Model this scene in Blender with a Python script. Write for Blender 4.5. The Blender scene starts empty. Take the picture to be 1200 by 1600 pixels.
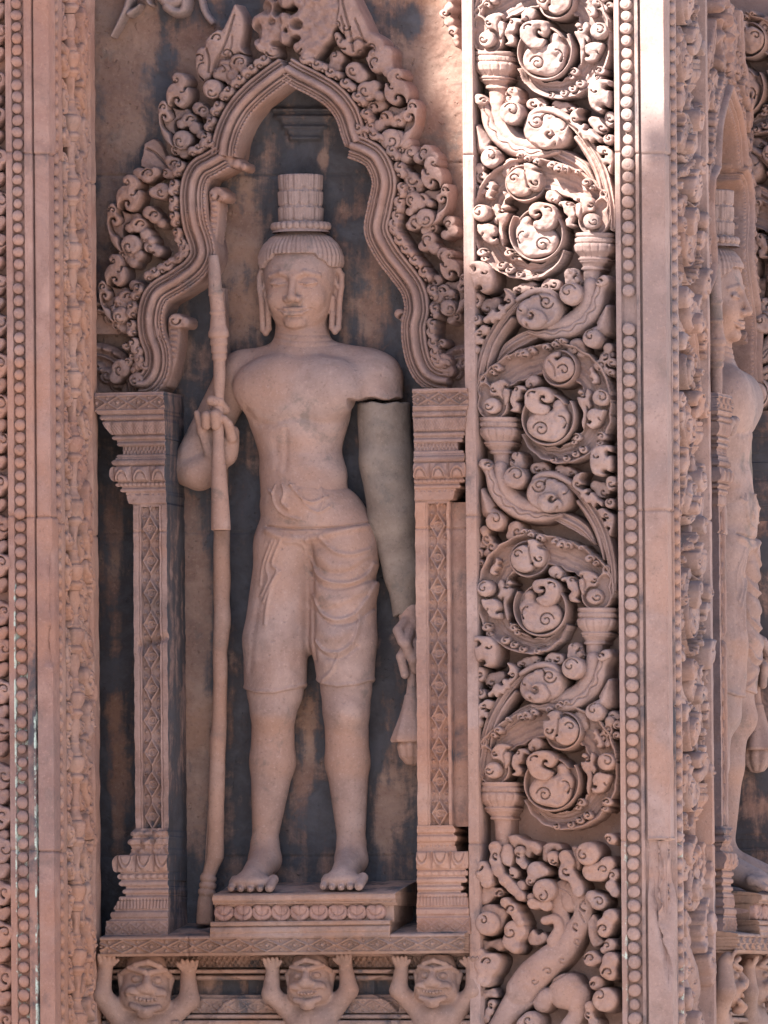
import bpy, math, random
import numpy as np
from mathutils import Matrix, Vector

# ------------------------------------------------------------------ camera
SC = bpy.context.scene
COL = SC.collection
YAW, ELEV, DIST, ROLL = math.radians(13.4), math.radians(2.5), 20.0, math.radians(0.46)
GROUND_Z = -2.2
_d = np.array([math.sin(YAW) * math.cos(ELEV), -math.cos(YAW) * math.cos(ELEV), -math.sin(ELEV)])
CAM = DIST * _d
_f = -_d
_r0 = np.cross(_f, [0, 0, 1.0]); _r0 /= np.linalg.norm(_r0)
_u0 = np.cross(_r0, _f)
_R = math.cos(ROLL) * _r0 - math.sin(ROLL) * _u0
_U = math.sin(ROLL) * _r0 + math.cos(ROLL) * _u0
HT = 2 * 0.8 / DIST                              # 1.6 m of wall fills the frame's height
cam_data = bpy.data.cameras.new("camera")
cam = bpy.data.objects.new("camera", cam_data)
COL.objects.link(cam)
cam_data.sensor_fit = 'VERTICAL'
cam_data.angle = 2 * math.atan(HT / 2)
cam_data.clip_start = 0.1
cam_data.clip_end = 3000
m = Matrix.Identity(4)
for i in range(3):
    m[i][0], m[i][1], m[i][2], m[i][3] = _R[i], _U[i], _d[i], CAM[i]
cam.matrix_world = m
SC.camera = cam

# ------------------------------------------------------------------ light
SUN_DIR = np.array([-0.40, -0.60, 0.72]); SUN_DIR /= np.linalg.norm(SUN_DIR)   # towards the sun
w = bpy.data.worlds.new("World"); SC.world = w
w.use_nodes = True
nt = w.node_tree
bg = nt.nodes['Background']
sky = nt.nodes.new('ShaderNodeTexSky')
sky.sky_type = 'NISHITA'
sky.sun_disc = False
sky.sun_elevation = math.asin(SUN_DIR[2])
sky.sun_rotation = math.atan2(SUN_DIR[0], SUN_DIR[1])
sky.air_density = 1.0
sky.dust_density = 1.0
sky.ozone_density = 1.0
nt.links.new(sky.outputs['Color'], bg.inputs['Color'])
bg.inputs['Strength'].default_value = 0.06
sun_d = bpy.data.lights.new("sun", 'SUN')
sun_d.energy = 5.0
sun_d.angle = math.radians(0.53)
sun_d.color = (1.0, 0.94, 0.84)
sun = bpy.data.objects.new("sun", sun_d)
COL.objects.link(sun)
sun.location = tuple(SUN_DIR * 30)
sun.rotation_euler = Vector(SUN_DIR).to_track_quat('Z', 'Y').to_euler()
SC.view_settings.view_transform = 'Standard'
SC.view_settings.look = 'None'
SC.view_settings.gamma = 1
SC.view_settings.exposure = 2.5
SC.cycles.max_bounces = 6
SC.cycles.diffuse_bounces = 2


def P(u, v, Y):
    """photo pixel -> point on the vertical plane y = Y (metres)"""
    u = np.asarray(u, float); v = np.asarray(v, float)
    dx = (u - 600) / 1600 * HT
    dy = (800 - v) / 1600 * HT
    d = _f + dx[..., None] * _R + dy[..., None] * _U
    t = (Y - CAM[1]) / d[..., 1]
    return CAM + d * t[..., None]


def XZ(u, v, Y=0.0):
    p = P(u, v, Y)
    return p[..., 0], p[..., 2]


# ------------------------------------------------------------------ materials
def stone(name, a, b, stain=(0.033, 0.035, 0.043), grime=0.25, rough=0.9, bump=1.0, seed=0.0, lichen=(0.50, 0.60, 0.54), pits=0.25):
    mt = bpy.data.materials.new(name); mt.use_nodes = True
    n = mt.node_tree.nodes; l = mt.node_tree.links
    bs = n['Principled BSDF']
    bs.inputs['Roughness'].default_value = rough
    bs.inputs['Specular IOR Level'].default_value = 0.25
    geo = n.new('ShaderNodeNewGeometry')
    off = n.new('ShaderNodeVectorMath'); off.operation = 'ADD'
    off.inputs[1].default_value = (seed, seed * 0.7, -seed)
    l.new(geo.outputs['Position'], off.inputs[0])

    def noise(sc, det=6, rough=0.6, dist=0.0, stretch=None):
        x = n.new('ShaderNodeTexNoise')
        x.inputs['Scale'].default_value = sc; x.inputs['Detail'].default_value = det
        x.inputs['Roughness'].default_value = rough; x.inputs['Distortion'].default_value = dist
        if stretch:
            mp = n.new('ShaderNodeMapping'); mp.inputs['Scale'].default_value = stretch
            l.new(off.outputs[0], mp.inputs[0]); l.new(mp.outputs[0], x.inputs['Vector'])
        else:
            l.new(off.outputs[0], x.inputs['Vector'])
        return x.outputs[0]

    def rng(src, a0, a1, b0, b1, smooth=True):
        x = n.new('ShaderNodeMapRange')
        x.interpolation_type = 'SMOOTHSTEP' if smooth else 'LINEAR'
        x.inputs['From Min'].default_value = a0; x.inputs['From Max'].default_value = a1
        x.inputs['To Min'].default_value = b0; x.inputs['To Max'].default_value = b1
        l.new(src, x.inputs['Value'])
        return x.outputs[0]

    def mix(fac, c1, c2, mode='MIX'):
        x = n.new('ShaderNodeMix'); x.data_type = 'RGBA'; x.blend_type = mode
        if isinstance(fac, (int, float)): x.inputs[0].default_value = fac
        else: l.new(fac, x.inputs[0])
        for s, c in ((6, c1), (7, c2)):
            if isinstance(c, tuple): x.inputs[s].default_value = (*c, 1)
            else: l.new(c, x.inputs[s])
        return x.outputs[2]

    def math_(op, a_, b_):
        x = n.new('ShaderNodeMath'); x.operation = op
        for s, c in ((0, a_), (1, b_)):
            if isinstance(c, (int, float)): x.inputs[s].default_value = c
            else: l.new(c, x.inputs[s])
        return x.outputs[0]

    big = noise(5.5, 7, 0.62, 0.6)
    med = noise(26, 8, 0.65)
    fine = noise(210, 5, 0.7)
    c = mix(rng(big, 0.36, 0.64, 0, 1), a, b)
    g = n.new('ShaderNodeCombineColor')
    c = mix(rng(med, 0.42, 0.72, 0.0, 0.55), c, tuple(0.72 * q for q in a))
    # iron-rich and greyed patches, roughly block sized
    hue = noise(2.6, 4, 0.55, 0.8, (1.0, 1.0, 1.6))
    c = mix(rng(hue, 0.51, 0.63, 0, 0.60), c, tuple(q * k_ for q, k_ in zip(b, (0.98, 0.80, 0.66))))
    c = mix(rng(hue, 0.36, 0.48, 0.60, 0), c, tuple(q * k_ for q, k_ in zip(a, (0.84, 0.97, 1.08))))
    # pale worn grains and dark pores
    c = mix(rng(fine, 0.54, 0.72, 0, 0.45), c, tuple(min(1, 1.30 * q) for q in b))
    c = mix(rng(fine, 0.30, 0.44, 0.50, 0), c, tuple(0.55 * q for q in a))
    worn = noise(9, 8, 0.7, 0.5)
    c = mix(rng(worn, 0.55, 0.68, 0, 0.38), c, tuple(min(1, 1.22 * q) for q in b))
    c = mix(rng(worn, 0.30, 0.44, 0.40, 0), c, tuple(0.62 * q for q in a))
    # scattered grey lichen patches
    gr = noise(13, 9, 0.7, 0.4)
    c = mix(rng(gr, 0.56, 0.68, 0, grime), c, (0.095, 0.09, 0.088))
    # big dark stains carried on the mesh
    at = n.new('ShaderNodeAttribute'); at.attribute_name = 'stain'
    st = noise(16, 9, 0.68, 0.3)
    st2 = noise(30, 6, 0.6, 0.2, (1.0, 1.0, 0.16))
    sm = math_('ADD', math_('MULTIPLY', math_('SUBTRACT', st, 0.5), 2.0), math_('MULTIPLY', math_('SUBTRACT', st2, 0.5), 1.5))
    sv = math_('ADD', at.outputs['Fac'], math_('MULTIPLY', sm, rng(at.outputs['Fac'], 0.0, 0.12, 0, 1)))
    sf = rng(sv, 0.22, 0.74, 0, 0.92)
    dk = mix(rng(st, 0.4, 0.7, 0, 1), stain, tuple(1.9 * q for q in stain))
    c = mix(sf, c, dk)
    al = n.new('ShaderNodeAttribute'); al.attribute_name = 'lichen'
    ln = noise(60, 8, 0.7, 0.4)
    lv = math_('ADD', al.outputs['Fac'], math_('MULTIPLY', math_('SUBTRACT', ln, 0.5), rng(al.outputs['Fac'], 0.0, 0.1, 0, 2.2)))
    c = mix(rng(lv, 0.45, 0.75, 0, 0.85), c, lichen)
    l.new(c, bs.inputs['Base Color'])
    # relief of the grain
    hb = math_('ADD', math_('MULTIPLY', fine, 0.35), math_('MULTIPLY', noise(75, 6, 0.6), 0.9))
    pit = noise(120, 2, 0.5)
    hb = math_('SUBTRACT', hb, math_('MULTIPLY', rng(pit, 0.66, 0.76, 0, 1), pits))
    bp = n.new('ShaderNodeBump')
    bp.inputs['Strength'].default_value = 0.55 * bump
    bp.inputs['Distance'].default_value = 0.0028
    l.new(hb, bp.inputs['Height'])
    l.new(bp.outputs['Normal'], bs.inputs['Normal'])
    return mt


M_PIER = stone("sandstone_pink", (0.252, 0.141, 0.120), (0.328, 0.205, 0.179), seed=1.3)
M_SCROLL = stone("sandstone_rose_grey", (0.255, 0.164, 0.145), (0.325, 0.225, 0.206), seed=4.1)
M_FIG = stone("sandstone_weathered", (0.249, 0.162, 0.143), (0.324, 0.226, 0.205), seed=7.7, grime=0.5, bump=1.25, pits=0.55)
M_ARCH = stone("sandstone_arch", (0.219, 0.133, 0.115), (0.291, 0.193, 0.173), seed=9.2)
M_RED = stone("sandstone_red", (0.274, 0.149, 0.119), (0.343, 0.216, 0.179), seed=12.4)
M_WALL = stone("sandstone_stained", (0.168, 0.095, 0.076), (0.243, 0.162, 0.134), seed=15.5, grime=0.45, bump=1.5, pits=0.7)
M_BASE = stone("sandstone_brown", (0.229, 0.143, 0.120), (0.305, 0.204, 0.175), seed=18.9)
M_GREY = stone("grey_repair_stone", (0.144, 0.107, 0.091), (0.221, 0.172, 0.150), seed=21.0, grime=0.4)
M_PLAIN = stone("sandstone_plain", (0.274, 0.186, 0.153), (0.351, 0.253, 0.214), seed=25.0)
M_GROUND = stone("laterite_sand", (0.360, 0.306, 0.272), (0.460, 0.398, 0.359), seed=30.0)

CRUSTED = (M_PIER, M_SCROLL, M_FIG, M_ARCH, M_RED, M_BASE, M_GREY)       # these carry a thin patchy crust

# ------------------------------------------------------------------ object helpers


def thing(name, label, cat, loc=(0, 0, 0), group=None, kind=None):
    o = bpy.data.objects.new(name, None)
    COL.objects.link(o)
    o.location = loc
    o.empty_display_size = 0.05
    o['label'] = label; o['category'] = cat
    if group: o['group'] = group
    if kind: o['kind'] = kind
    return o


def tag(o, label, cat, group=None):
    o['label'] = label; o['category'] = cat
    if group: o['group'] = group
    return o


def make_mesh(name, V, F, mat, attrs=None, smooth=True):
    V = np.asarray(V, np.float32); F = np.asarray(F, np.int32)
    me = bpy.data.meshes.new(name)
    k = F.shape[1]
    me.vertices.add(len(V)); me.vertices.foreach_set('co', V.ravel())
    me.loops.add(F.size); me.loops.foreach_set('vertex_index', F.ravel())
    me.polygons.add(len(F))
    me.polygons.foreach_set('loop_start', np.arange(0, F.size, k, dtype=np.int32))
    me.polygons.foreach_set('loop_total', np.full(len(F), k, np.int32))
    me.polygons.foreach_set('use_smooth', np.full(len(F), smooth))
    me.update(calc_edges=True)
    for an, av in (attrs or {}).items():
        a = me.attributes.new(an, 'FLOAT', 'POINT')
        a.data.foreach_set('value', np.asarray(av, np.float32).ravel())
    me.materials.append(mat)
    return me


def put(name, V, F, mat, parent=None, attrs=None, smooth=True, base=None):
    """link a mesh given in world coordinates; origin at the parent or at its own base"""
    V = np.asarray(V, float)
    if attrs is None and mat in CRUSTED: attrs = {'stain': np.full(len(V), 0.085 if mat is M_GREY else 0.05 if name == 'body' else 0.082 if mat in (M_ARCH, M_SCROLL, M_PIER) else 0.068)}
    if parent is not None:
        org = np.array(parent.matrix_basis.translation)
        if parent.parent: org = org + np.array(parent.parent.matrix_basis.translation)
    else:
        org = np.array(base) if base is not None else np.array([V[:, 0].mean(), V[:, 1].mean(), V[:, 2].min()])
    me = make_mesh(name, V - org, F, mat, attrs, smooth)
    o = bpy.data.objects.new(name, me)
    COL.objects.link(o)
    if parent is not None: o.parent = parent
    else: o.location = tuple(org)
    return o


def grid_faces(nr, nc, wrap=False):
    i = np.arange(nr - 1)[:, None]; j = np.arange(nc if wrap else nc - 1)[None, :]
    a = i * nc + j; b = i * nc + (j + 1) % nc
    return np.stack([a, b, b + nc, a + nc], -1).reshape(-1, 4)


def join(*parts):
    Vs, Fs, n = [], [], 0
    for V, F in parts:
        Vs.append(np.asarray(V, float)); Fs.append(np.asarray(F) + n); n += len(V)
    return np.concatenate(Vs), np.concatenate(Fs)


def box(x0, x1, y0, y1, z0, z1, bev=0.004):
    """bevelled box as quads"""
    def lvl(z, i): return [(x0 + i, y0 + i, z), (x1 - i, y0 + i, z), (x1 - i, y1 - i, z), (x0 + i, y1 - i, z)]
    V = lvl(z0, bev) + lvl(z0 + bev, 0) + lvl(z1 - bev, 0) + lvl(z1, bev)
    F = []
    for k in range(3):
        for j in range(4):
            F.append((k * 4 + j, k * 4 + (j + 1) % 4, k * 4 + 4 + (j + 1) % 4, k * 4 + 4 + j))
    F.append((3, 2, 1, 0)); F.append((12, 13, 14, 15))
    return np.array(V), np.array(F)


def vn(x, y, seed=0):
    """smooth 2-D value noise in [-1,1]"""
    xi = np.floor(x).astype(np.int64); yi = np.floor(y).astype(np.int64)
    fx = x - xi; fy = y - yi
    fx = fx * fx * (3 - 2 * fx); fy = fy * fy * (3 - 2 * fy)

    def hsh(a, b):
        q = (a * 374761393 + b * 668265263 + seed * 2147483647) & 0x7fffffff
        q = ((q ^ (q >> 13)) * 1274126177) & 0x7fffffff
        return ((q ^ (q >> 16)) & 0xffff) / 32767.5 - 1
    a = hsh(xi, yi); b = hsh(xi + 1, yi); c = hsh(xi, yi + 1); d = hsh(xi + 1, yi + 1)
    return (a * (1 - fx) + b * fx) * (1 - fy) + (c * (1 - fx) + d * fx) * fy


def fbm(x, y, seed=0, o=3):
    r = 0; a = 1.0
    for k in range(o):
        r = r + a * vn(x * 2 ** k, y * 2 ** k, seed + k); a *= 0.5
    return r


# ------------------------------------------------------------------ 2-D carving kit (pixel space, v down)
def smooth_path(pts, n=10):
    pts = np.asarray(pts, float)
    p = np.vstack([2 * pts[0] - pts[1], pts, 2 * pts[-1] - pts[-2]])
    out = []
    for i in range(1, len(p) - 2):
        t = np.linspace(0, 1, n, endpoint=False)[:, None]
        a, b, c, d = p[i - 1], p[i], p[i + 1], p[i + 2]
        out.append(0.5 * (2 * b + (c - a) * t + (2 * a - 5 * b + 4 * c - d) * t ** 2 + (3 * b - a - 3 * c + d) * t ** 3))
    out.append(pts[-1:])
    return np.vstack(out)


def pdist(X, Y, pts):
    """distance to polyline, parameter 0..1 (by arclength), signed side (+ = right of travel with v down)"""
    pts = np.asarray(pts, float)
    seg = np.diff(pts, axis=0); L = np.hypot(seg[:, 0], seg[:, 1]); cum = np.concatenate([[0], np.cumsum(L)])
    best = np.full(X.shape, 1e9); tt = np.zeros(X.shape); sd = np.zeros(X.shape)
    for i in range(len(seg)):
        if L[i] < 1e-9: continue
        px = X - pts[i, 0]; py = Y - pts[i, 1]
        t = np.clip((px * seg[i, 0] + py * seg[i, 1]) / L[i] ** 2, 0, 1)
        dx = px - t * seg[i, 0]; dy = py - t * seg[i, 1]
        d = np.hypot(dx, dy)
        m_ = d < best
        best = np.where(m_, d, best)
        tt = np.where(m_, (cum[i] + t * L[i]) / cum[-1], tt)
        sd = np.where(m_, np.sign(seg[i, 0] * py - seg[i, 1] * px), sd)
    return best, tt, sd, cum[-1]


def in_poly(X, Y, pts):
    pts = np.asarray(pts, float); ins = np.zeros(X.shape, bool)
    j = len(pts) - 1
    for i in range(len(pts)):
        xi, yi = pts[i]; xj, yj = pts[j]
        if yi != yj:
            c = ((yi > Y) != (yj > Y)) & (X < (xj - xi) * (Y - yi) / (yj - yi) + xi)
            ins ^= c
        j = i
    return ins


def poly_sd(X, Y, pts):
    d = pdist(X, Y, np.vstack([pts, pts[:1]]))[0]
    return np.where(in_poly(X, Y, pts), -d, d)


def circ_sd(X, Y, circles, k=2.0):
    s = None
    for (x, y, r) in circles:
        d = np.hypot(X - x, Y - y) - r
        if s is None: s = d
        else:
            h = np.clip(0.5 + 0.5 * (d - s) / k, 0, 1)
            s = d * (1 - h) + s * h - k * h * (1 - h)
    return s


def pillow(sd, side, dome, wdt):
    t = np.clip(-sd / wdt, 0, 1)
    h = side + dome * np.sqrt(np.clip(1 - (1 - t) ** 2, 0, 1))
    return np.where(sd < 0, h, np.maximum(side - sd * 30, -10))


def hook_groove(X, Y, hooks, depth=7.5, wd=0.75):
    """little drilled comma marks: (x, y, r, start angle deg, direction)"""
    g = np.zeros(X.shape)
    for hk in hooks:
        x, y, r, a, dr = hk[:5]
        turns = hk[5] if len(hk) > 5 else 1.35
        t = np.linspace(0, 1, 14 if turns < 1.5 else 28)
        rr = r * (1 - 0.78 * t) if turns >= 1.5 else r * (1.55 - 1.30 * t)
        an = math.radians(a) + dr * t * turns * math.pi
        pts = np.stack([x + rr * np.cos(an), y + rr * np.sin(an)], -1)
        mk = (np.abs(X - x) < 1.6 * r + 4) & (np.abs(Y - y) < 1.6 * r + 4)
        if not mk.any(): continue
        d, tp, _, _ = pdist(X[mk], Y[mk], pts)
        edge_in = 1.0 if turns >= 1.5 else (1 + 1.6 * np.clip(1 - 2.2 * tp, 0, 1))
        gg = depth * edge_in * np.exp(-(d / (wd * (1 + 0.35 * (edge_in - 1)))) ** 2)
        e = np.hypot(X[mk] - pts[-1, 0], Y[mk] - pts[-1, 1])
        gg = np.maximum(gg, depth * 1.2 * np.exp(-(e / (1.5 * wd)) ** 2))
        g[mk] = np.maximum(g[mk], gg)
    return g


SCROLL_Y, SCROLL_LIFT = 0.042, 38.0


def relief(name, fn, bb, Yb, Yt, mat, parent=None, step=1.0, cut=-7.0, attrs=None, base=None, back=False):
    """carved piece: fn(U,V) -> height in mm above the plane y = Yb; pixels are traced on plane y = Yt"""
    u = np.arange(bb[0], bb[1] + step, step); v = np.arange(bb[2], bb[3] + step, step)
    U, V = np.meshgrid(u, v)
    H = fn(U, V)
    H = H + 0.5 * vn(U / 5.0, V / 5.0, 3) + 0.5 * vn(U / 17.0, V / 17.0, 5)
    if Yb == SCROLL_Y:
        H = np.where(H > cut, H + SCROLL_LIFT, H - 2); Yb = Yb + SCROLL_LIFT / 1000.0
    p = P(U, V, Yt)
    p[..., 1] = Yb - H / 1000.0
    F = grid_faces(len(v), len(u))
    keep = (H.ravel()[F] > cut).any(1)
    F = F[keep]
    used = np.unique(F)
    mp = np.full(U.size, -1); mp[used] = np.arange(len(used))
    at = {k: f(U, V).ravel()[used] for k, f in (attrs or {}).items()}
    V_, F_ = p.reshape(-1, 3)[used], mp[F]
    if back:
        W_ = V_.copy(); W_[:, 1] = V_[:, 1].max() + 1e-4
        V_, F_ = join((V_, F_), (W_, F_[:, ::-1]))
    return put(name, V_, F_, mat, parent, at, base=base)


def cookie_fn(circles, side, dome=7, hooks=(), k=5.0, wdt=None, hw=0.75, hd=8.0, extra=None):
    rm = max(c[2] for c in circles)

    def fn(U, V):
        sd = circ_sd(U, V, circles, k)
        h = pillow(sd, side + 1.5, dome * 0.75, min(wdt or 7.0, 7.0) if rm < 30 else (wdt or 9.0))
        h = h - np.where(sd < 0, hook_groove(U, V, hooks, hd, hw), 0)
        for hk in hooks:
            if hk[2] > 5.5: h = h + (sd < 0) * 3.0 * np.clip(1 - (np.hypot(U - hk[0], V - hk[1]) / (0.62 * hk[2])) ** 2, 0, 1)
        h = np.where(sd < 0, h + 2.4 * fbm(U / 13.0, V / 13.0, 77, 2), h)
        if extra is not None: h = extra(U, V, h)
        return h
    x0 = min(c[0] - c[2] for c in circles) - 2.5; x1 = max(c[0] + c[2] for c in circles) + 2.5
    y0 = min(c[1] - c[2] for c in circles) - 2.5; y1 = max(c[1] + c[2] for c in circles) + 2.5
    return fn, (x0, x1, y0, y1)


def cookie(name, circles, side, Yb, Yt, mat, parent, dome=7, hooks=(), step=1.0, back=False, **kw):
    fn, bb = cookie_fn(circles, side, dome, hooks, **kw)
    return relief(name, fn, bb, Yb, Yt, mat, parent, step, back=back)


def poly_piece(name, poly, side, Yb, Yt, mat, parent, tilt=(0, 0), bev=2.6, hooks=(), dome=3.0, n=4, veins=(), step=1.0, hd=8.0):
    """flat-faced leaf cut to an outline (pixels), edges rounded"""
    pp = smooth_path(list(poly) + [poly[0]], n)[:-1]
    c = pp.mean(0)

    def fn(U, V):
        sd = poly_sd(U, V, pp)
        t = np.clip(-sd / bev, 0, 1)
        h = side + dome * np.sqrt(np.clip(1 - (1 - t) ** 2, 0, 1)) + 2.2 * np.clip(-sd / 9, 0, 1) + (U - c[0]) * tilt[0] + (V - c[1]) * tilt[1]
        h = h - np.where(sd < 0, hook_groove(U, V, hooks, hd), 0) + 0.8 * vn(U / 6, V / 6, 7) + 1.6 * fbm(U / 12, V / 12, 71, 2)
        for vp, dep, wv in veins:
            h = h - dep * np.exp(-(pdist(U, V, smooth_path(vp, 6))[0] / wv) ** 2)
        return np.where(sd < 0, h, np.maximum(side - sd * 30, -10))
    return relief(name, fn, (pp[:, 0].min() - 2, pp[:, 0].max() + 2, pp[:, 1].min() - 2, pp[:, 1].max() + 2), Yb, Yt, mat, parent, step)


# ------------------------------------------------------------------ 3-D field kit (millimetres)
class Field:
    def __init__(s, lo, hi, h):
        s.h = h; s.lo = np.array(lo, float)
        s.ax = [np.arange(lo[i], hi[i] + h, h) for i in range(3)]
        s.F = np.full([len(a) for a in s.ax], 60.0, np.float32)

    def sub(s, lo, hi):
        sl = []
        for i in range(3):
            a = int(np.searchsorted(s.ax[i], lo[i])); b = int(np.searchsorted(s.ax[i], hi[i]))
            if b <= a: return None
            sl.append(slice(a, b))
        g = np.meshgrid(*[s.ax[i][sl[i]] for i in range(3)], indexing='ij', sparse=True)
        return tuple(sl), g

    def add(s, d, sl, k, op='u'):
        a = s.F[sl]
        if op == 'u':
            if k <= 0: s.F[sl] = np.minimum(a, d); return
            h = np.clip(0.5 + 0.5 * (d - a) / k, 0, 1)
            s.F[sl] = d * (1 - h) + a * h - k * h * (1 - h)
        else:
            d = -d
            if k <= 0: s.F[sl] = np.maximum(a, d); return
            h = np.clip(0.5 - 0.5 * (d - a) / k, 0, 1)
            s.F[sl] = d * (1 - h) + a * h + k * h * (1 - h)

    def cap(s, p, q, r1, r2=None, k=6, op='u', fl=1.0):
        """tapered capsule; fl flattens it front to back"""
        r2 = r1 if r2 is None else r2
        p = np.array(p, float); q = np.array(q, float); r = max(r1, r2) + k + 3 * s.h
        o = s.sub(np.minimum(p, q) - r, np.maximum(p, q) + r)
        if o is None: return
        sl, (x, y, z) = o
        b = q - p; L2 = max(b @ b, 1e-9)
        t = np.clip(((x - p[0]) * b[0] + (y - p[1]) * b[1] + (z - p[2]) * b[2]) / L2, 0, 1)
        d = np.sqrt((x - p[0] - t * b[0]) ** 2 + ((y - p[1] - t * b[1]) / fl) ** 2 + (z - p[2] - t * b[2]) ** 2) - (r1 + (r2 - r1) * t)
        s.add(d.astype(np.float32), sl, k, op)

    def ell(s, c, r, k=8, op='u'):
        c = np.array(c, float); r = np.array(r, float)
        o = s.sub(c - r - k - 3 * s.h, c + r + k + 3 * s.h)
        if o is None: return
        sl, (x, y, z) = o
        k0 = np.sqrt(((x - c[0]) / r[0]) ** 2 + ((y - c[1]) / r[1]) ** 2 + ((z - c[2]) / r[2]) ** 2)
        k1 = np.sqrt(((x - c[0]) / r[0] ** 2) ** 2 + ((y - c[1]) / r[1] ** 2) ** 2 + ((z - c[2]) / r[2] ** 2) ** 2)
        d = k0 * (k0 - 1) / np.maximum(k1, 1e-6)
        s.add(d.astype(np.float32), sl, k, op)

    def emboss(s, path, amp, wd, ymax=90):
        """raise (or cut) a line, drawn in x-z, into the front of the body"""
        path = np.asarray(path, float)
        pad = 4 * wd
        o = s.sub((path[:, 0].min() - pad, s.ax[1][0] - 1, path[:, 1].min() - pad), (path[:, 0].max() + pad, ymax, path[:, 1].max() + pad))
        if o is None: return
        sl, (x, y, z) = o
        Xg, Zg = np.meshgrid(x.ravel(), z.ravel(), indexing='ij')
        d = pdist(Xg, Zg, path)[0]
        e = (amp * np.exp(-(d / wd) ** 2)).astype(np.float32)
        s.F[sl] -= e[:, None, :]

    def mesh(s):
        F = s.F; ins = F < 0
        nx, ny, nz = F.shape
        c = np.zeros((nx - 1, ny - 1, nz - 1), np.int8)
        for a in (0, 1):
            for b in (0, 1):
                for d in (0, 1):
                    c += ins[a:nx - 1 + a, b:ny - 1 + b, d:nz - 1 + d]
        act = np.argwhere((c > 0) & (c < 8))
        idx = np.full(c.shape, -1, np.int32)
        idx[act[:, 0], act[:, 1], act[:, 2]] = np.arange(len(act))
        acc = np.zeros((len(act), 3)); cnt = np.zeros(len(act))
        corners = [(a, b, d) for a in (0, 1) for b in (0, 1) for d in (0, 1)]
        val = {q: F[act[:, 0] + q[0], act[:, 1] + q[1], act[:, 2] + q[2]] for q in corners}
        for q in corners:
            for ax in range(3):
                if q[ax] == 1: continue
                q2 = list(q); q2[ax] = 1; q2 = tuple(q2)
                f0, f1 = val[q], val[q2]
                cr = (f0 < 0) != (f1 < 0)
                t = np.where(cr, f0 / np.where(cr, f0 - f1, 1), 0)
                pt = np.tile(np.array(q, float), (len(act), 1)); pt[:, ax] += t
                acc += np.where(cr[:, None], pt, 0); cnt += cr
        V = (act + acc / cnt[:, None]) * s.h + np.array([a[0] for a in s.ax])
        quads = []
        for ax in range(3):
            b, d = (ax + 1) % 3, (ax + 2) % 3
            s0 = [slice(None)] * 3; s1 = [slice(None)] * 3
            s0[ax] = slice(0, -1); s1[ax] = slice(1, None)
            e = np.argwhere(ins[tuple(s0)] != ins[tuple(s1)])
            ok = (e[:, b] > 0) & (e[:, d] > 0) & (e[:, b] < F.shape[b] - 1) & (e[:, d] < F.shape[d] - 1)
            e = e[ok]
            fl = ins[e[:, 0], e[:, 1], e[:, 2]]
            o = []
            for (db, dd) in ((0, 0), (-1, 0), (-1, -1), (0, -1)):
                q = e.copy(); q[:, b] += db; q[:, d] += dd
                o.append(idx[q[:, 0], q[:, 1], q[:, 2]])
            Q = np.stack(o, -1)
            Q[~fl] = Q[~fl][:, ::-1]
            quads.append(Q)
        Q = np.concatenate(quads)
        Q = Q[(Q >= 0).all(1)]
        return V / 1000.0, Q


def B(u, v, Y):
    """pixel + depth in mm -> mm point"""
    return P(u, v, Y / 1000.0) * 1000.0


def lathe(prof, nseg=24, disp=None):
    """profile [(z, r)] -> unit mesh around z; disp(theta, z, r) -> r"""
    prof = np.asarray(prof, float)
    th = np.linspace(0, 2 * math.pi, nseg, endpoint=False)
    T, Z = np.meshgrid(th, prof[:, 0]); R = np.repeat(prof[:, 1:2], nseg, 1)
    if disp is not None: R = disp(T, Z, R)
    V = np.stack([R * np.cos(T), R * np.sin(T), Z], -1).reshape(-1, 3)
    F = grid_faces(len(prof), nseg, True)
    return V, F


def dense(prof, step):
    """resample a polyline profile"""
    prof = np.asarray(prof, float)
    L = np.concatenate([[0], np.cumsum(np.hypot(*np.diff(prof, axis=0).T))])
    n_ = max(2, int(L[-1] / step))
    s = np.linspace(0, L[-1], n_)
    return np.stack([np.interp(s, L, prof[:, 0]), np.interp(s, L, prof[:, 1])], -1)


def tube(path, radii, nseg=20, flat=1.0):
    """swept tube through world points (metres) with radii"""
    path = np.asarray(path, float); radii = np.asarray(radii, float)
    t = np.gradient(path, axis=0); t /= np.linalg.norm(t, axis=1)[:, None]
    ref = np.array([0, 1.0, 0])
    a = np.cross(t, ref); a /= np.maximum(np.linalg.norm(a, axis=1)[:, None], 1e-6)
    b = np.cross(t, a)
    th = np.linspace(0, 2 * math.pi, nseg, endpoint=False)
    V = path[:, None, :] + radii[:, None, None] * (np.cos(th)[None, :, None] * a[:, None, :] + flat * np.sin(th)[None, :, None] * b[:, None, :])
    V = V.reshape(-1, 3)
    return V, grid_faces(len(path), nseg, True)


def copy_tree(o, parent=None):
    c = o.copy(); COL.objects.link(c)
    if parent is not None:
        c.parent = parent
        c.matrix_parent_inverse = o.matrix_parent_inverse.copy()
    for ch in list(o.children): copy_tree(ch, c)
    return c


def smooth1(x, a, b):
    t = np.clip((x - a) / (b - a), 0, 1)
    return t * t * (3 - 2 * t)


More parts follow.
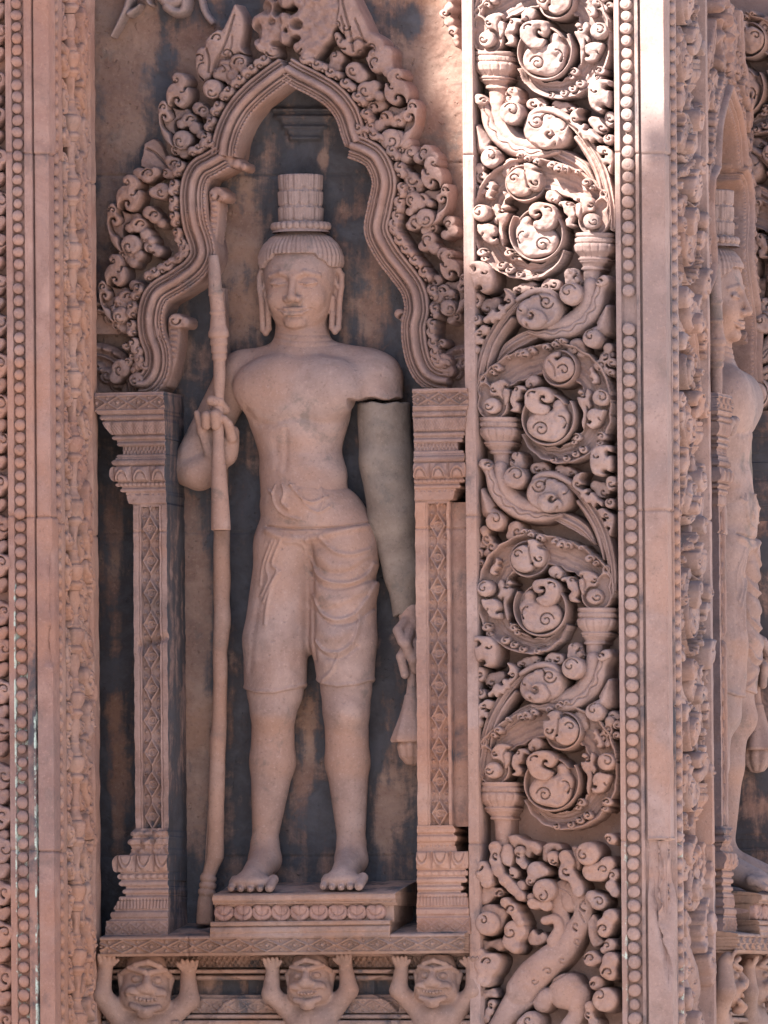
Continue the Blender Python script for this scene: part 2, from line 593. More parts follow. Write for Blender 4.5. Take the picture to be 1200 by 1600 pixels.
def loz(x, y, px, py):
    """carved lozenge band, cell px x py, returns 0..1 height"""
    cx = (x / px) % 1.0 - 0.5; cy = y / py
    L = np.abs(cx) * 2 + np.abs(cy) * 2
    h = 0.15 + 0.85 * np.exp(-((L - 0.92) / 0.13) ** 2)
    h = np.maximum(h, 0.9 * np.exp(-((L - 0.50) / 0.10) ** 2) * 0.8)
    h = np.maximum(h, 1.0 * np.exp(-((np.hypot(cx * px, cy * py)) / (0.13 * py)) ** 4))
    ex = np.abs(cx) - 0.5
    h = np.maximum(h, 0.8 * np.exp(-(np.hypot(ex * px, (np.abs(cy) - 0.33) * py) / (0.10 * py)) ** 4))
    return h


rnd = random.Random(5)
# ================================================================== SETTING
def sheet():
    n_ = 24
    xs = np.concatenate([-np.geomspace(900, 2, n_), np.geomspace(2, 900, n_)])
    X, Y = np.meshgrid(xs, xs)
    Z = GROUND_Z + 0.02 * np.sin(X * 1.3) * np.sin(Y * 0.9) * (np.hypot(X, Y) < 40)
    o = put('ground', np.stack([X, Y, Z], -1).reshape(-1, 3), grid_faces(2 * n_, 2 * n_), M_GROUND)
    o['kind'] = 'structure'


sheet()

# ================================================================== CORNER PIER (scroll pilaster on both faces)
XC = float(P(1045, 800, 0.0)[0])              # the pier's corner
KX = 0.976                                    # pixels per mm across
ZT, ZB = 1.02, GROUND_Z                       # top and foot of the masonry
corner = thing('corner_pier', "carved sandstone corner pier with leafy scrolls and a sunlit top", 'pier', (XC, 0, ZB))
M_SWAP = Matrix(((0, -1, 0, 0), (-1, 0, 0, 0), (0, 0, 1, 0), (0, 0, 0, 1)))   # mirror onto the side face, in pier coordinates


def side_copy(o):
    c = o.copy(); COL.objects.link(c)
    c.parent = corner
    c.matrix_local = M_SWAP @ o.matrix_local
    return c


def xpx(u):                                   # pixel column at mid height -> metres left of the corner
    return XC - float(P(u, 800, 0.0)[0])


JOINTS = [240, 797, 1310]


def joint_cut(V_, js, amp=3.0, wd=1.6):
    r = np.zeros(V_.shape)
    for j in js: r = r + amp * np.exp(-((V_ - j) / wd) ** 2)
    return r


# plain corner band, wrapping round the edge, with the broken patch near the foot
def corner_band():
    wf = xpx(1008); n_ = 26
    s = np.concatenate([np.linspace(-wf, -0.003, n_), [-0.001, 0.001], np.linspace(0.003, 0.036, n_)])
    v = np.concatenate([[-70, -40], np.arange(-20, 1640, 2.0), [1700]])
    S, Vv = np.meshgrid(s, v)
    z = P(np.full(v.shape, 1030.0), v, 0.0)[..., 2]
    Z = np.repeat(z[:, None], len(s), 1)
    # chip depth (metres) along the edge
    q = smooth1(Vv, 1311, 1314) * (1 - smooth1(Vv, 1345 + 130 * np.exp(-((S + 0.004) / 0.02) ** 2), 1405 + 150 * np.exp(-((S + 0.004) / 0.022) ** 2)))
    lim = np.clip(1.7 - np.abs(S + 0.004) / 0.030, 0.45, 1)
    chip = q * lim * (0.021 + 0.004 * fbm(S * 160, Vv / 14.0, 9, 3))
    wear = 0.0012 * np.maximum(fbm(S * 90, Vv / 22.0, 4, 3), 0.1) * np.exp(-(S / 0.006) ** 2) + 0.0005 * fbm(S * 60, Vv / 30.0, 7, 2)
    wear = wear + joint_cut(Vv, JOINTS[:2], 0.004, 1.5) + 0.0015 * ((Vv > 240) & (Vv < 797)) + 0.003 * (Vv > 797) * (Vv < 1310)
    X = np.where(S <= 0, S, 0.0); Y = np.where(S > 0, S, 0.0)
    fx = np.clip(S / 0.006 * 0.5 + 0.5, 0, 1)
    c = chip + wear
    X = X - c * np.where(S > -0.006, np.maximum(fx, 0.75 * (chip > 0.001)), 0); Y = Y + c * np.where(S < 0.006, np.maximum(1 - fx, 0.75 * (chip > 0.001)), 0)
    V_ = np.stack([XC + X, Y - 0.004, Z], -1)
    put('corner_band', V_.reshape(-1, 3), grid_faces(len(v), len(s)), M_SCROLL, corner,
        {'stain': (0.16 * smooth1(Vv, 1180, 1330) * (S < -0.01)).ravel()})


corner_band()


def strip(name, u0, u1, prof, mat, parent, Yb, js, uref=800, attrs=None, wob=0.5, v0=-60, v1=1700):
    """vertical moulding: prof(t) -> height mm across 0..1 of the strip between pixel columns (at mid height)"""
    x0 = float(P(u0, 800, Yb)[0]); x1 = float(P(u1, 800, Yb)[0])
    n_ = max(8, int(abs(u1 - u0) / 0.7))
    t = np.linspace(0, 1, n_); v = np.arange(v0, v1, 3.0)
    for j in js: v = np.concatenate([v, [j - 2, j - 1, j, j + 1, j + 2]])
    v = np.unique(v)
    T, Vv = np.meshgrid(t, v)
    H = prof(T) - joint_cut(Vv, js) + wob * fbm(T * 4 + u0, Vv / 28.0, int(u0), 3)
    z = P(np.full(v.shape, float(u0)), v, Yb)[..., 2]
    V_ = np.stack([x0 + (x1 - x0) * T, Yb - H / 1000, np.repeat(z[:, None], n_, 1)], -1)
    at = {k: f(T, Vv).ravel() for k, f in (attrs or {}).items()}
    return put(name, V_.reshape(-1, 3), grid_faces(len(v), n_), mat, parent, at)


def edge_prof(h, e=0.12, back=-40):
    def f(T):
        a = np.clip(np.minimum(T, 1 - T) / e, 0, 1)
        return np.where((T < 1e-6) | (T > 1 - 1e-6), back, h - 2.0 * (1 - np.sqrt(np.clip(1 - (1 - a) ** 2, 0, 1))))
    return f


licr = {'lichen': lambda T, V: 0.42 * smooth1(V, 1150, 1300) * (T > 0.6) + 0.30 * smooth1(V, 1250, 1330) * (T <= 0.6)}
parts_side = []
# left fillet of the scroll panel, fillet by the beads, groove floor, fillet before the flat band
parts_side.append(strip('edge_fillet', 727, 745, edge_prof(0, back=-82), M_SCROLL, corner, 0.0, [242, 806, 1318], attrs={'stain': lambda T, V: 0.12 + 0 * T}))
parts_side.append(strip('edge_fillet', 965, 974.5, edge_prof(1, back=-82), M_SCROLL, corner, 0.0, [238, 798, 1314], attrs=licr))
parts_side.append(strip('edge_fillet', 996.5, 1003.5, edge_prof(-2), M_SCROLL, corner, 0.0, [240, 798, 1103], attrs={'stain': lambda T, V: 0.26 + 0.0 * T}))
# recessed core of the pier, closed box
cw = xpx(727)
V_, F_ = box(XC - cw + 0.004, XC - 0.080, 0.080, cw - 0.004, -0.9, 1.02)
core = put('pier_core', V_, F_, M_SCROLL, corner, smooth=False)
V_, F_ = box(XC - xpx(964), XC - 0.012, 0.010, 0.078, -0.895, 1.015)
gro = put('bead_groove', V_, F_, M_SCROLL, corner, smooth=False)
parts_side.append(gro)
V_, F_ = box(XC - cw - 0.03, XC + 0.03, -0.03, cw + 0.03, ZB, -0.885)
put('pier_base', V_, F_, M_PLAIN, corner, smooth=False)

# beads
bead_prof = dense([(-0.004, 0.0098), (0.002, 0.0100), (0.006, 0.0092), (0.0085, 0.0072), (0.0092, 0.0055), (0.0088, 0.0048), (0.0098, 0.0040), (0.0103, 0.0020), (0.0104, 0.0001)], 0.001)
V_, F_ = lathe(bead_prof, 18)
V_ = V_[:, [0, 2, 1]] * np.array([1, -1, 1])      # axis towards -y
BEAD = make_mesh('bead', V_, F_[:, ::-1], M_SCROLL)
bead2 = dense([(-0.004, 0.0088), (0.002, 0.0092), (0.006, 0.0080), (0.009, 0.0055), (0.0105, 0.0030), (0.011, 0.0001)], 0.001)
V_, F_ = lathe(bead2, 18)
V_ = V_[:, [0, 2, 1]] * np.array([1, -1, 1])
BEADL = make_mesh('bead', V_, F_[:, ::-1], M_PIER)


def bead_row(parent, u_of_v, Y, mesh, sp0, sp1, skip=(), scale=1.0):
    v = -12.0; org = np.array(parent.location)
    while v < 1612:
        sp = sp0 + (sp1 - sp0) * v / 1600
        if not any(a < v < b for a, b in skip):
            p = P(u_of_v(v), v, Y)
            o = bpy.data.objects.new('bead', mesh); COL.objects.link(o)
            o.parent = parent; o.location = tuple(p - org)
            s = scale * (1 + rnd.uniform(-0.09, 0.06)) * (0.86 if rnd.random() < 0.06 else 1)
            o.location.x += rnd.uniform(-.0007, .0007)
            o.scale = (s, s * (rnd.uniform(0.82, 1.12) if rnd.random() > 0.07 else 0.5), s * (sp / 20.3) * rnd.uniform(0.97, 1.03))
            o.rotation_euler = (rnd.uniform(-0.05, 0.05), rnd.uniform(-3, 3), rnd.uniform(-0.05, 0.05))
        v += sp


bead_row(corner, lambda v: 979.0 + (v / 1600) * 13.5, 0.004, BEAD, 19.0, 22.3, skip=[(462, 512)])


def bead_strip(parent, name, pts, axis, mat, r=0.0095):
    """the small beads of a side face seen almost edge on: one carved strip"""
    parts = []
    Vb, Fb = lathe(dense([(-0.004, r), (0.002, r), (0.007, r * 0.75), (0.0095, 0.0001)], 0.0025), 8)
    for p in pts:
        parts.append((Vb[:, [2, 0, 1]] + p, Fb))
    V, F = join(*parts)
    o = put(name, V, F, mat, parent)
    o['kind'] = 'stuff'
    return o


pts = []
v = -12.0
while v < 1612:
    z = float(P(1045, v, 0)[2]); pts.append(np.array([XC - 0.004, xpx(985.5), z])); v += 19 + 3.3 * v / 1600
bead_strip(corner, 'bead_strip', pts, 0, M_SCROLL)

# ---------------------------------------------------------------- scroll ornament
YB, YTR = SCROLL_Y, 0.010


def lean(v):                                    # the photo's columns lean a little: panel axis in pixels
    return 850 + 13.0 * (v - 650) / 1600


def scroll_unit(vtop, sg, seed, lower=True, upper=True, parent=None, step=1.0):
    r = random.Random(seed)
    jx, jy, js = r.uniform(-2, 2), r.uniform(-2, 2), r.uniform(0.97, 1.03)

    def T(x, y, rr=None):
        px = (x - 625) / 5 * js; py = (y - 660) / 5 * js
        vv = vtop + py
        q = (lean(vv) + sg * px + (jx if 0 < y < 1000 else 0), vv)
        return q if rr is None else (*q, rr / 5 * js)

    def TL(l): return [T(*q) for q in l]

    def HK(l):
        return [(*T(x, y), rr / 5, a if sg > 0 else 180 - a, d * sg, *ex) for (x, y, rr, a, d, *ex) in l]

    def ck(name, circ, side, dome=7, hooks=(), **kw):
        jit = r.uniform(-2.5, 2.5)
        return cookie(name, TL(circ), side + jit, YB, YTR, M_SCROLL, parent, dome, HK(hooks), step, **kw)

    def pk(name, out, side, tilt=(0, 0), hooks=(), veins=(), bev=2.6, dome=3.0):
        jx_ = [(x + r.uniform(-5, 5), y + r.uniform(-5, 5)) for x, y in out]
        return poly_piece(name, TL(jx_), side + r.uniform(-2, 2), YB, YTR, M_SCROLL, parent, (tilt[0] * sg, tilt[1]), bev, HK(hooks), dome, 5, [(TL(v_), d_, w_) for v_, d_, w_ in veins], step)

    if upper:
        # big acanthus band curling round the roundel
        path = smooth_path(TL([(128, 640), (90, 560), (80, 470), (120, 350), (250, 225), (420, 130), (600, 82), (770, 65), (920, 120), (1060, 230), (1135, 380), (1160, 560), (1140, 740), (1050, 890), (920, 985), (760, 1022), (610, 990), (500, 900), (445, 790)]), 6)
        tw = np.array([0, .06, .12, .2, .30, .42, .55, .68, .78, .88, 1.0]); ww = np.array([12, 26, 40, 46, 46, 50, 44, 40, 36, 26, 10]) * js

        def band(U, V):
            d, t, s, L = pdist(U, V, path)
            s = d * s * sg
            wd = np.interp(t, tw, ww)
            arc = t * L
            lob = 1.6 * np.abs(np.sin(arc / 9.0 + seed)) + 0.8 * np.sin(arc / 3.7)
            s2 = s + 1.5 - lob * 0.6
            x = np.clip(s2 / np.maximum(wd, 1), 0, 1)
            h = 16 + 16 * np.exp(-(np.maximum(s2 - 2.0, 0) / 4.5) ** 2) + 5 * np.exp(-((s2 - wd + 2) / 3.0) ** 2) - 7 * np.sin(x * math.pi)
            h = h + 1.4 * np.cos((s2 / np.maximum(wd, 1)) * 26) * smooth1(x, 0.2, 0.5) + 1.6 * np.sin(arc / 5.5 + s2 * 0.25) * np.exp(-((s2 - 9) / 6) ** 2)
            h = h - 5 * np.exp(-((s2 - 8.0 - 1.5 * np.sin(arc / 11.0)) / 0.9) ** 2) * (np.sin(arc / 8.0 + 1.3 * seed) > -0.1)
            inside = (s2 > 0) & (s2 < wd + 2.0 * np.sin(arc / 6.0)) & (t < 0.999) & (t > 0.002)
            return np.where(inside, h, -10)
        pb = np.array(path)
        relief('scroll_band', band, (pb[:, 0].min() - 4, pb[:, 0].max() + 4, pb[:, 1].min() - 4, pb[:, 1].max() + 4), YB, YTR, M_SCROLL, parent, step)
        for (x, y, rr, hh, a) in [(255, 262, 30, 38, 100), (215, 300, 22, 34, 100), (430, 158, 30, 36, 60), (475, 150, 34, 39, 60), (530, 128, 30, 36, 60), (650, 100, 26, 38, 40), (720, 78, 24, 38, 40), (780, 52, 24, 36, 40), (735, 52, 18, 34, 40),
                                  (1085, 810, 34, 34, 200), (1065, 860, 28, 32, 200), (935, 915, 32, 34, 240), (870, 950, 28, 33, 240), (800, 985, 26, 32, 240), (690, 1000, 24, 32, 240), (880, 815, 32, 26, 200), (850, 850, 26, 24, 200), (1120, 150, 40, 18, 60), (1160, 220, 36, 22, 60), (330, 180, 22, 33, 60), (1150, 300, 30, 22, 60)]:
            ck('lobed_leaf', [(x, y, rr), (x + rr * .7, y + rr * .25, rr * .6)], hh - 2, 5, [(x + 3, y + 3, rr * .55, a, 1, 1.1)], k=4)
        # dished roundel
        c = T(650, 660); rx, ry = 43 * js, 45 * js

        def disc(U, V):
            x = (U - c[0]) / rx; y = (V - c[1]) / ry
            rr = np.hypot(x, y); an = np.arctan2(y, x)
            a0 = -0.6 if sg > 0 else math.pi + 0.6
            q_ = ((an - a0) * sg / (2 * math.pi)) % 1.0
            Rs = 1.10 - 0.24 * q_
            sd = (rr - Rs) * rx
            h = 15 + 22 * np.exp(-((sd + 2.2) / 3.0) ** 2)
            return np.where(sd < 0, h, np.maximum(15 - sd * 30, -10))
        relief('roundel', disc, (c[0] - rx * 1.12 - 3, c[0] + rx * 1.12 + 3, c[1] - ry * 1.12 - 3, c[1] + ry * 1.12 + 3), YB, YTR, M_SCROLL, parent, step)
        dr = 1
        ck('cushion', [(600, 725, 112), (690, 735, 125), (760, 655, 70), (745, 560, 45)], 26, 15, [(610, 755, 62, 190, 1, 2.6), (745, 660, 60, 60, -1, 0.5), (790, 715, 55, 60, -1, 0.5)], k=8, wdt=16)
        pk('bud', [(495, 560), (490, 500), (520, 450), (570, 428), (630, 425), (682, 438), (708, 480), (700, 522), (672, 548), (645, 545), (622, 525), (626, 508), (650, 512), (646, 490), (615, 492), (602, 525), (622, 556), (676, 578), (666, 622), (620, 648), (560, 638), (515, 604)], 45, (-0.10, -0.15), [(530, 500, 36, 320, -1, .5)], (), 3.5, 4)
        # second ball in its cup
        cc = T(752, 268); r2 = 30 * js

        def cup(U, V):
            sd = np.hypot(U - cc[0], V - cc[1]) - r2
            aw = 0.5 + 0.5 * np.cos(np.arctan2(V - cc[1], (U - cc[0]) * sg) - 0.5)
            h = 20 + 17 * np.exp(-((sd + 2.0) / 2.6) ** 2) * smooth1(aw, 0.05, 0.6) + 5 * aw
            return np.where(sd < 0, h, np.maximum(26 - sd * 30, -10))
        relief('bud_cup', cup, (cc[0] - r2 - 3, cc[0] + r2 + 3, cc[1] - r2 - 3, cc[1] + r2 + 3), YB, YTR, M_SCROLL, parent, step)
        if r.random() < 0.6:
            pk('bud', [(608, 250), (615, 198), (652, 185), (664, 172), (648, 152), (690, 115), (740, 116), (738, 150), (752, 172), (790, 158), (850, 192), (882, 240), (872, 312), (830, 362), (770, 378), (716, 356), (706, 322), (722, 306), (704, 300), (690, 334), (640, 326), (614, 292)], 42, (0.05, -0.12), [(822, 236, 40, 200, 1, 1.6), (650, 262, 24, 0, 1)], [([(735, 175), (728, 230), (716, 300)], 6, 1.2)], 3, 4)
        else:
            pk('bud', [(640, 240), (655, 190), (700, 150), (755, 140), (760, 175), (730, 190), (745, 210), (790, 180), (850, 200), (880, 262), (866, 330), (815, 375), (750, 380), (690, 350), (650, 300)], 40, (0.06, -0.10), [(800, 285, 50, 200, 1, 1.8)], [([(680, 210), (720, 260), (730, 330)], 5, 1.2)], 3, 5)
        ck('curl_leaf', [(1090, 505, 66)], 40, 7, [(1100, 500, 44, 250, 1, 1.7)], wdt=8)
        pk('lobed_leaf', [(972, 650), (985, 610), (1030, 588), (1080, 595), (1118, 600), (1112, 645), (1082, 692), (1062, 728), (1020, 748), (978, 738), (972, 705), (998, 712), (1010, 690), (986, 682)], 37, (0.1, -0.1), [(1075, 660, 30, 20, 1, .5)])
        pk('lobed_leaf', [(980, 282), (1005, 256), (1024, 296), (1052, 330), (1060, 380), (1034, 398), (1004, 382), (1020, 366), (1008, 346), (984, 330), (998, 308)], 31, (0.1, -0.1))
        pk('lobed_leaf', [(884, 462), (905, 438), (938, 450), (948, 492), (960, 440), (984, 432), (1004, 470), (986, 522), (1004, 560), (984, 596), (966, 566), (968, 625), (956, 705), (936, 760), (924, 705), (932, 620), (900, 560), (884, 506), (915, 500), (906, 478)], 27, (0.05, -0.06), [(930, 478, 16, 40, 1)])
        # curl and folded leaf standing on the vase
        cg = T(215, 560); rg = 25 * js

        def cupl(U, V):
            sd = circ_sd(U, V, [(cg[0], cg[1], rg), (*T(150, 440), 12), (*T(135, 350), 7)], 8)
            h = 20 + 12 * np.exp(-((sd + 2.0) / 2.2) ** 2)
            return np.where(sd < 0, h, np.maximum(20 - sd * 30, -10))
        relief('leaf_cup', cupl, (cg[0] - 34, cg[0] + 34, cg[1] - 54, cg[1] + 30), YB, YTR, M_SCROLL, parent, step)
        ck('curl_leaf', [(222, 570, 62)], 40, 7, [(195, 572, 36, 10, 1, 1.7)], wdt=8)
        pk('lobed_leaf', [(200, 450), (210, 400), (255, 368), (310, 362), (345, 380), (338, 410), (316, 404), (322, 424), (350, 440), (345, 510), (315, 560), (300, 520), (260, 492), (215, 488)], 33, (0.06, -0.12), [(225, 435, 16, 40, 1)], [([(330, 400), (300, 450), (305, 520)], 5, 1.2)])
        pk('lobed_leaf', [(368, 470), (385, 420), (430, 406), (482, 416), (488, 448), (462, 440), (446, 460), (440, 502), (412, 530), (434, 560), (424, 604), (384, 614), (352, 602), (380, 582), (366, 556), (354, 520)], 31, (0.06, -0.08), [(408, 440, 18, 180, 1)])
        ck('curl_leaf', [(545, 370, 48), (505, 395, 34)], 30, 6, [(520, 400, 30, 200, -1)], wdt=7)
        # bell vase with lotus cup
        def vase(U, V):
            y = (V - vtop) / js * 5 + 660
            cx = lean(V) + sg * ((np.interp(y, [640, 900, 960, 1120, 1200], [236, 246, 262, 266, 285]) - 625) / 5 * js)
            W = np.interp(y, [655, 660, 682, 686, 696, 700, 730, 736, 742, 760, 800, 842, 848, 855, 866, 872, 880, 900, 920, 930, 945, 950, 1000, 1200],
                          [150, 158, 158, 148, 148, 156, 154, 140, 152, 160, 150, 112, 112, 126, 126, 112, 118, 96, 82, 92, 92, 70, 66, 60]) / 5 * js
            x = (U - cx) / W
            h = 8 + (0.95 * W) * np.sqrt(np.clip(1 - x * x, 0, 1))
            cupz = (y > 742) & (y < 848)
            h = h + np.where(cupz, -2.2 * np.exp(-((((x * 2.5 + 0.5) % 1.0) - 0.5) / 0.10) ** 2) + 1.5 * np.cos((x * 2.5) * 2 * math.pi) * 0 + 1.5, 0)
            h = h + np.where((y > 700) & (y < 732), 1.0 * np.sin(U * 2.6), 0)
            return np.where((np.abs(x) < 1) & (y > 655) & (y < 1190), np.minimum(h, 46), -10)
        a = T(60, 650); b = T(420, 1195)
        relief('bell_vase', vase, (min(a[0], b[0]), max(a[0], b[0]), a[1], b[1]), YB, YTR, M_SCROLL, parent, step)
    if lower:
        def strand(name, pts, rad, side, dome, ridges=0, ser=0.0, wdt=None):
            pp = smooth_path(TL(pts), 6)
            rr = np.array(rad) / 5 * js
            tk = np.linspace(0, 1, len(rr))

            def fn(U, V):
                d, t, s, L = pdist(U, V, pp)
                R = np.interp(t, tk, rr)
                if ser: R = R + ser * np.sin(t * L / 4.2) * (s * sg < 0)
                x = d * s / np.maximum(R, 0.3)
                h = side + dome * np.sqrt(np.clip(1 - x * x, 0, 1))
                if ridges: h = h + 3.0 * np.cos(x * math.pi * ridges)
                if ser: h = h - 4 * np.exp(-((x * sg + 0.1 + 0.25 * np.sin(t * L / 4.2)) / 0.1) ** 2)
                return np.where(np.abs(x) < 1, h, np.maximum(side - (np.abs(x) - 1) * 60, -10))
            m_ = rr.max() + 3
            return relief(name, fn, (pp[:, 0].min() - m_, pp[:, 0].max() + m_, pp[:, 1].min() - m_, pp[:, 1].max() + m_), YB, YTR, M_SCROLL, parent, step)
        strand('vine_stem', [(262, 1060), (275, 1150), (320, 1260), (420, 1350), (580, 1390)], [58, 62, 66, 64, 50], 16, 14, 0)
        strand('acanthus_leaf', [(135, 1040), (185, 1110), (215, 1230), (290, 1340), (420, 1425), (580, 1455), (740, 1440)], [34, 46, 50, 48, 44, 38, 16], 24, 9, 0, 1.0)
        ck('leaf_tip', [(140, 1030, 40), (175, 1050, 34)], 34, 6, [(185, 1045, 18, 200, 1)], wdt=7)
        ck('curl_leaf', [(398, 1140, 88)], 42, 7, [(415, 1120, 60, 200, 1, 1.9)], wdt=9)
        ck('curl_leaf', [(400, 985, 52), (375, 1035, 40), (425, 1040, 34)], 28, 6, [(400, 960, 34, 120, 1), (375, 1020, 28, 120, 1)], wdt=8)
        # swollen bulb with a spiral and a bud
        ck('bulb', [(610, 1265, 135), (690, 1290, 130), (740, 1300, 95)], 22, 22, [(592, 1205, 58, 170, -1, 2.6), (770, 1270, 70, 250, 1, .7), (690, 1160, 44, 150, 1, .5)], k=10, wdt=24)
        pk('bud', [(580, 1348), (600, 1300), (640, 1266), (690, 1260), (722, 1274), (732, 1308), (704, 1324), (694, 1308), (712, 1296), (690, 1290), (674, 1318), (700, 1346), (746, 1320), (784, 1342), (778, 1384), (746, 1398), (738, 1372), (704, 1412), (640, 1414), (598, 1386)], 46, (0.05, -0.12), (), (), 3, 5)
        strand('vine_ring', [(520, 1230), (545, 1150), (620, 1115), (720, 1125), (830, 1185)], [14, 24, 26, 26, 22], 28, 7)
        strand('vine_strand', [(800, 1175), (900, 1270), (985, 1380), (1070, 1530), (1120, 1690), (1150, 1850), (1160, 2030)], [24, 30, 34, 36, 34, 30, 20], 22, 6, 2)
        strand('vine_strand', [(880, 1330), (950, 1420), (1020, 1540), (1060, 1660), (1085, 1790)], [20, 28, 30, 26, 10], 20, 6, 1)
        strand('vine_strand', [(700, 1440), (830, 1500), (930, 1570), (1000, 1660)], [40, 50, 44, 12], 12, 6, 2)
        pk('lobed_leaf', [(848, 1180), (868, 1132), (928, 1098), (914, 1148), (932, 1188), (906, 1196), (912, 1220), (936, 1236), (962, 1224), (976, 1252), (958, 1270), (984, 1282), (1012, 1258), (1052, 1310), (1086, 1338), (1078, 1374), (1040, 1346), (1018, 1372), (990, 1346), (958, 1344), (936, 1310), (912, 1300), (912, 1268), (880, 1244), (854, 1215)], 37, (0.05, -0.05), [(890, 1190, 16, 60, 1)])
        pk('lobed_leaf', [(1046, 1400), (1090, 1384), (1130, 1410), (1176, 1440), (1182, 1500), (1170, 1560), (1150, 1610), (1132, 1566), (1148, 1540), (1124, 1528), (1100, 1540), (1088, 1496), (1116, 1488), (1108, 1462), (1076, 1462), (1052, 1434)], 35, (0.05, -0.05), [(1120, 1440, 16, 60, 1)])
        ck('curl_leaf', [(1145, 1345, 40)], 34, 6, [(1150, 1335, 26, 250, -1, 1.6)], wdt=7)
        pk('kidney_leaf', [(998, 1020), (1004, 950), (1045, 900), (1110, 884), (1168, 890), (1172, 930), (1142, 926), (1126, 950), (1146, 972), (1172, 975), (1172, 1060), (1148, 1092), (1120, 1076), (1098, 1082), (1094, 1104), (1110, 1116), (1080, 1132), (1030, 1112), (1004, 1070)], 42, (0.08, -0.10), [(1040, 965, 24, 20, 1, .5)], (), 4, 6)
        ck('low_leaf', [(535, 1065, 44), (590, 1060, 48), (620, 1080, 30)], 16, 6, [(545, 1060, 20, 40, 1), (610, 1075, 14, 40, 1)])
        ck('low_leaf', [(730, 1080, 44), (795, 1090, 42), (850, 1105, 26)], 16, 6, [(700, 1080, 18, 40, 1), (825, 1100, 16, 40, 1)])
        ck('low_leaf', [(1070, 1235, 64), (1010, 1200, 40)], 14, 6, [(1080, 1250, 24, 40, 1)])
        ck('low_leaf', [(1155, 1170, 44), (1150, 1215, 30)], 30, 6, [(1155, 1185, 20, 40, 1)])
        ck('curl_leaf', [(232, 1490, 74)], 38, 7, [(240, 1470, 46, 250, 1, 1.6)], wdt=8)
        ck('low_leaf', [(375, 1545, 62), (420, 1580, 34), (340, 1600, 40)], 18, 7, [(400, 1570, 30, 80, 1)])
        strand('sprout', [(125, 1245), (150, 1330), (180, 1410), (250, 1420)], [22, 44, 60, 14], 24, 8, 1)
        ck('low_leaf', [(130, 1560, 40), (150, 1640, 46), (200, 1700, 44), (150, 1740, 30)], 20, 6, [(150, 1620, 22, 80, 1), (190, 1690, 24, 80, 1)])


units = [(-208, -1, 11, True, False), (80, 1, 21, True, True), (364, -1, 31, True, True), (652, 1, 41, True, True), (950, -1, 51, True, True), (1222, 1, 61, False, True)]
n0 = set(bpy.data.objects)
for (vt, sg, sd, lo, up) in units:
    scroll_unit(vt, sg, sd, lo, up, corner)
scroll_parts = [o for o in bpy.data.objects if o not in n0]
for o in scroll_parts + parts_side:
    side_copy(o)

# ---------------------------------------------------------------- beast at the foot of the scroll
def crop5(x, y): return (725 + x / 5, 1300 + y / 5)


def blob_height(U, V, chains, k=8.0):
    """smooth union of domed, tapering strokes: [(points, radii, lift, puff)]"""
    H = np.full(U.shape, -10.0)
    for pts, rad, lift, puff in chains:
        pp = smooth_path([crop5(*q) for q in pts], 6) if len(pts) > 2 else np.array([crop5(*q) for q in pts])
        rr = np.array(rad) / 5
        d, t, s, L = pdist(U, V, pp)
        R = np.interp(t, np.linspace(0, 1, len(rr)), rr)
        h = np.where(d < R, lift + puff * np.sqrt(np.clip(R * R - d * d, 0, None)), lift - (d - R) * 14)
        h = np.maximum(h, -10)
        m_ = np.clip(0.5 + 0.5 * (h - H) / k, 0, 1)
        H = H * (1 - m_) + h * m_ + k * m_ * (1 - m_) * ((h > 0) & (H > 0))
    return H


beast = thing('beast_relief', "crouching beast with raised curling tail at the foot of the scroll panel", 'relief', (float(P(870, 1600, 0)[0]), 0, float(P(870, 1600, 0)[2])))


def beast_fn(U, V):
    h = blob_height(U, V, [
        ([(120, 1640), (200, 1560), (330, 1400), (440, 1260)], [60, 66, 95, 120], 12, 0.6),
        ([(430, 1230), (520, 1120), (640, 1010), (770, 890), (880, 720), (920, 600), (900, 500), (830, 420)], [120, 130, 120, 105, 86, 76, 66, 50], 14, 0.75),
        ([(760, 720), (700, 520), (760, 430), (800, 560)], [60, 60, 60, 70], 12, 0.6),
        ([(610, 1290), (590, 1340)], [80, 70], 12, 0.8),
        ([(790, 1250), (850, 1290)], [150, 120], 12, 0.62),
        ([(880, 1350), (850, 1440), (780, 1540), (740, 1640)], [70, 64, 66, 60], 12, 0.75),
        ([(620, 690), (700, 680), (730, 750), (680, 850)], [34, 40, 40, 46], 22, 0.8)])
    hk = [(*crop5(880, 850), 8, 30, 1, 1.6), (*crop5(870, 730), 5, 90, 1), (*crop5(760, 1000), 7, 20, 1, 1.6), (*crop5(650, 1090), 7, 200, 1, 1.6), (*crop5(545, 1165), 6, 0, 1, 1.6), (*crop5(930, 560), 7, 90, 1)]
    h = h - hook_groove(U, V, hk, 4, 0.9) * (h > 0)
    ln = smooth_path([crop5(700, 430), crop5(800, 480), crop5(840, 560), crop5(850, 640)], 8)
    h = h + 2.5 * np.exp(-(pdist(U, V, ln)[0] / 1.4) ** 2) * (h > 10)
    ln = smooth_path([crop5(930, 520), crop5(890, 600), crop5(930, 700)], 8)
    h = h - 4.0 * np.exp(-(pdist(U, V, ln)[0] / 1.1) ** 2) * (h > 10)
    ln = smooth_path([crop5(980, 900), crop5(800, 1090), crop5(600, 1220), crop5(510, 1330)], 8)
    h = h - 5 * np.exp(-(pdist(U, V, ln)[0] / 1.6) ** 2) * (h > 4)
    return h


relief('body', beast_fn, (735, 940, 1352, 1632), YB, YTR, M_SCROLL, beast, 1.0)


n1 = set(bpy.data.objects)


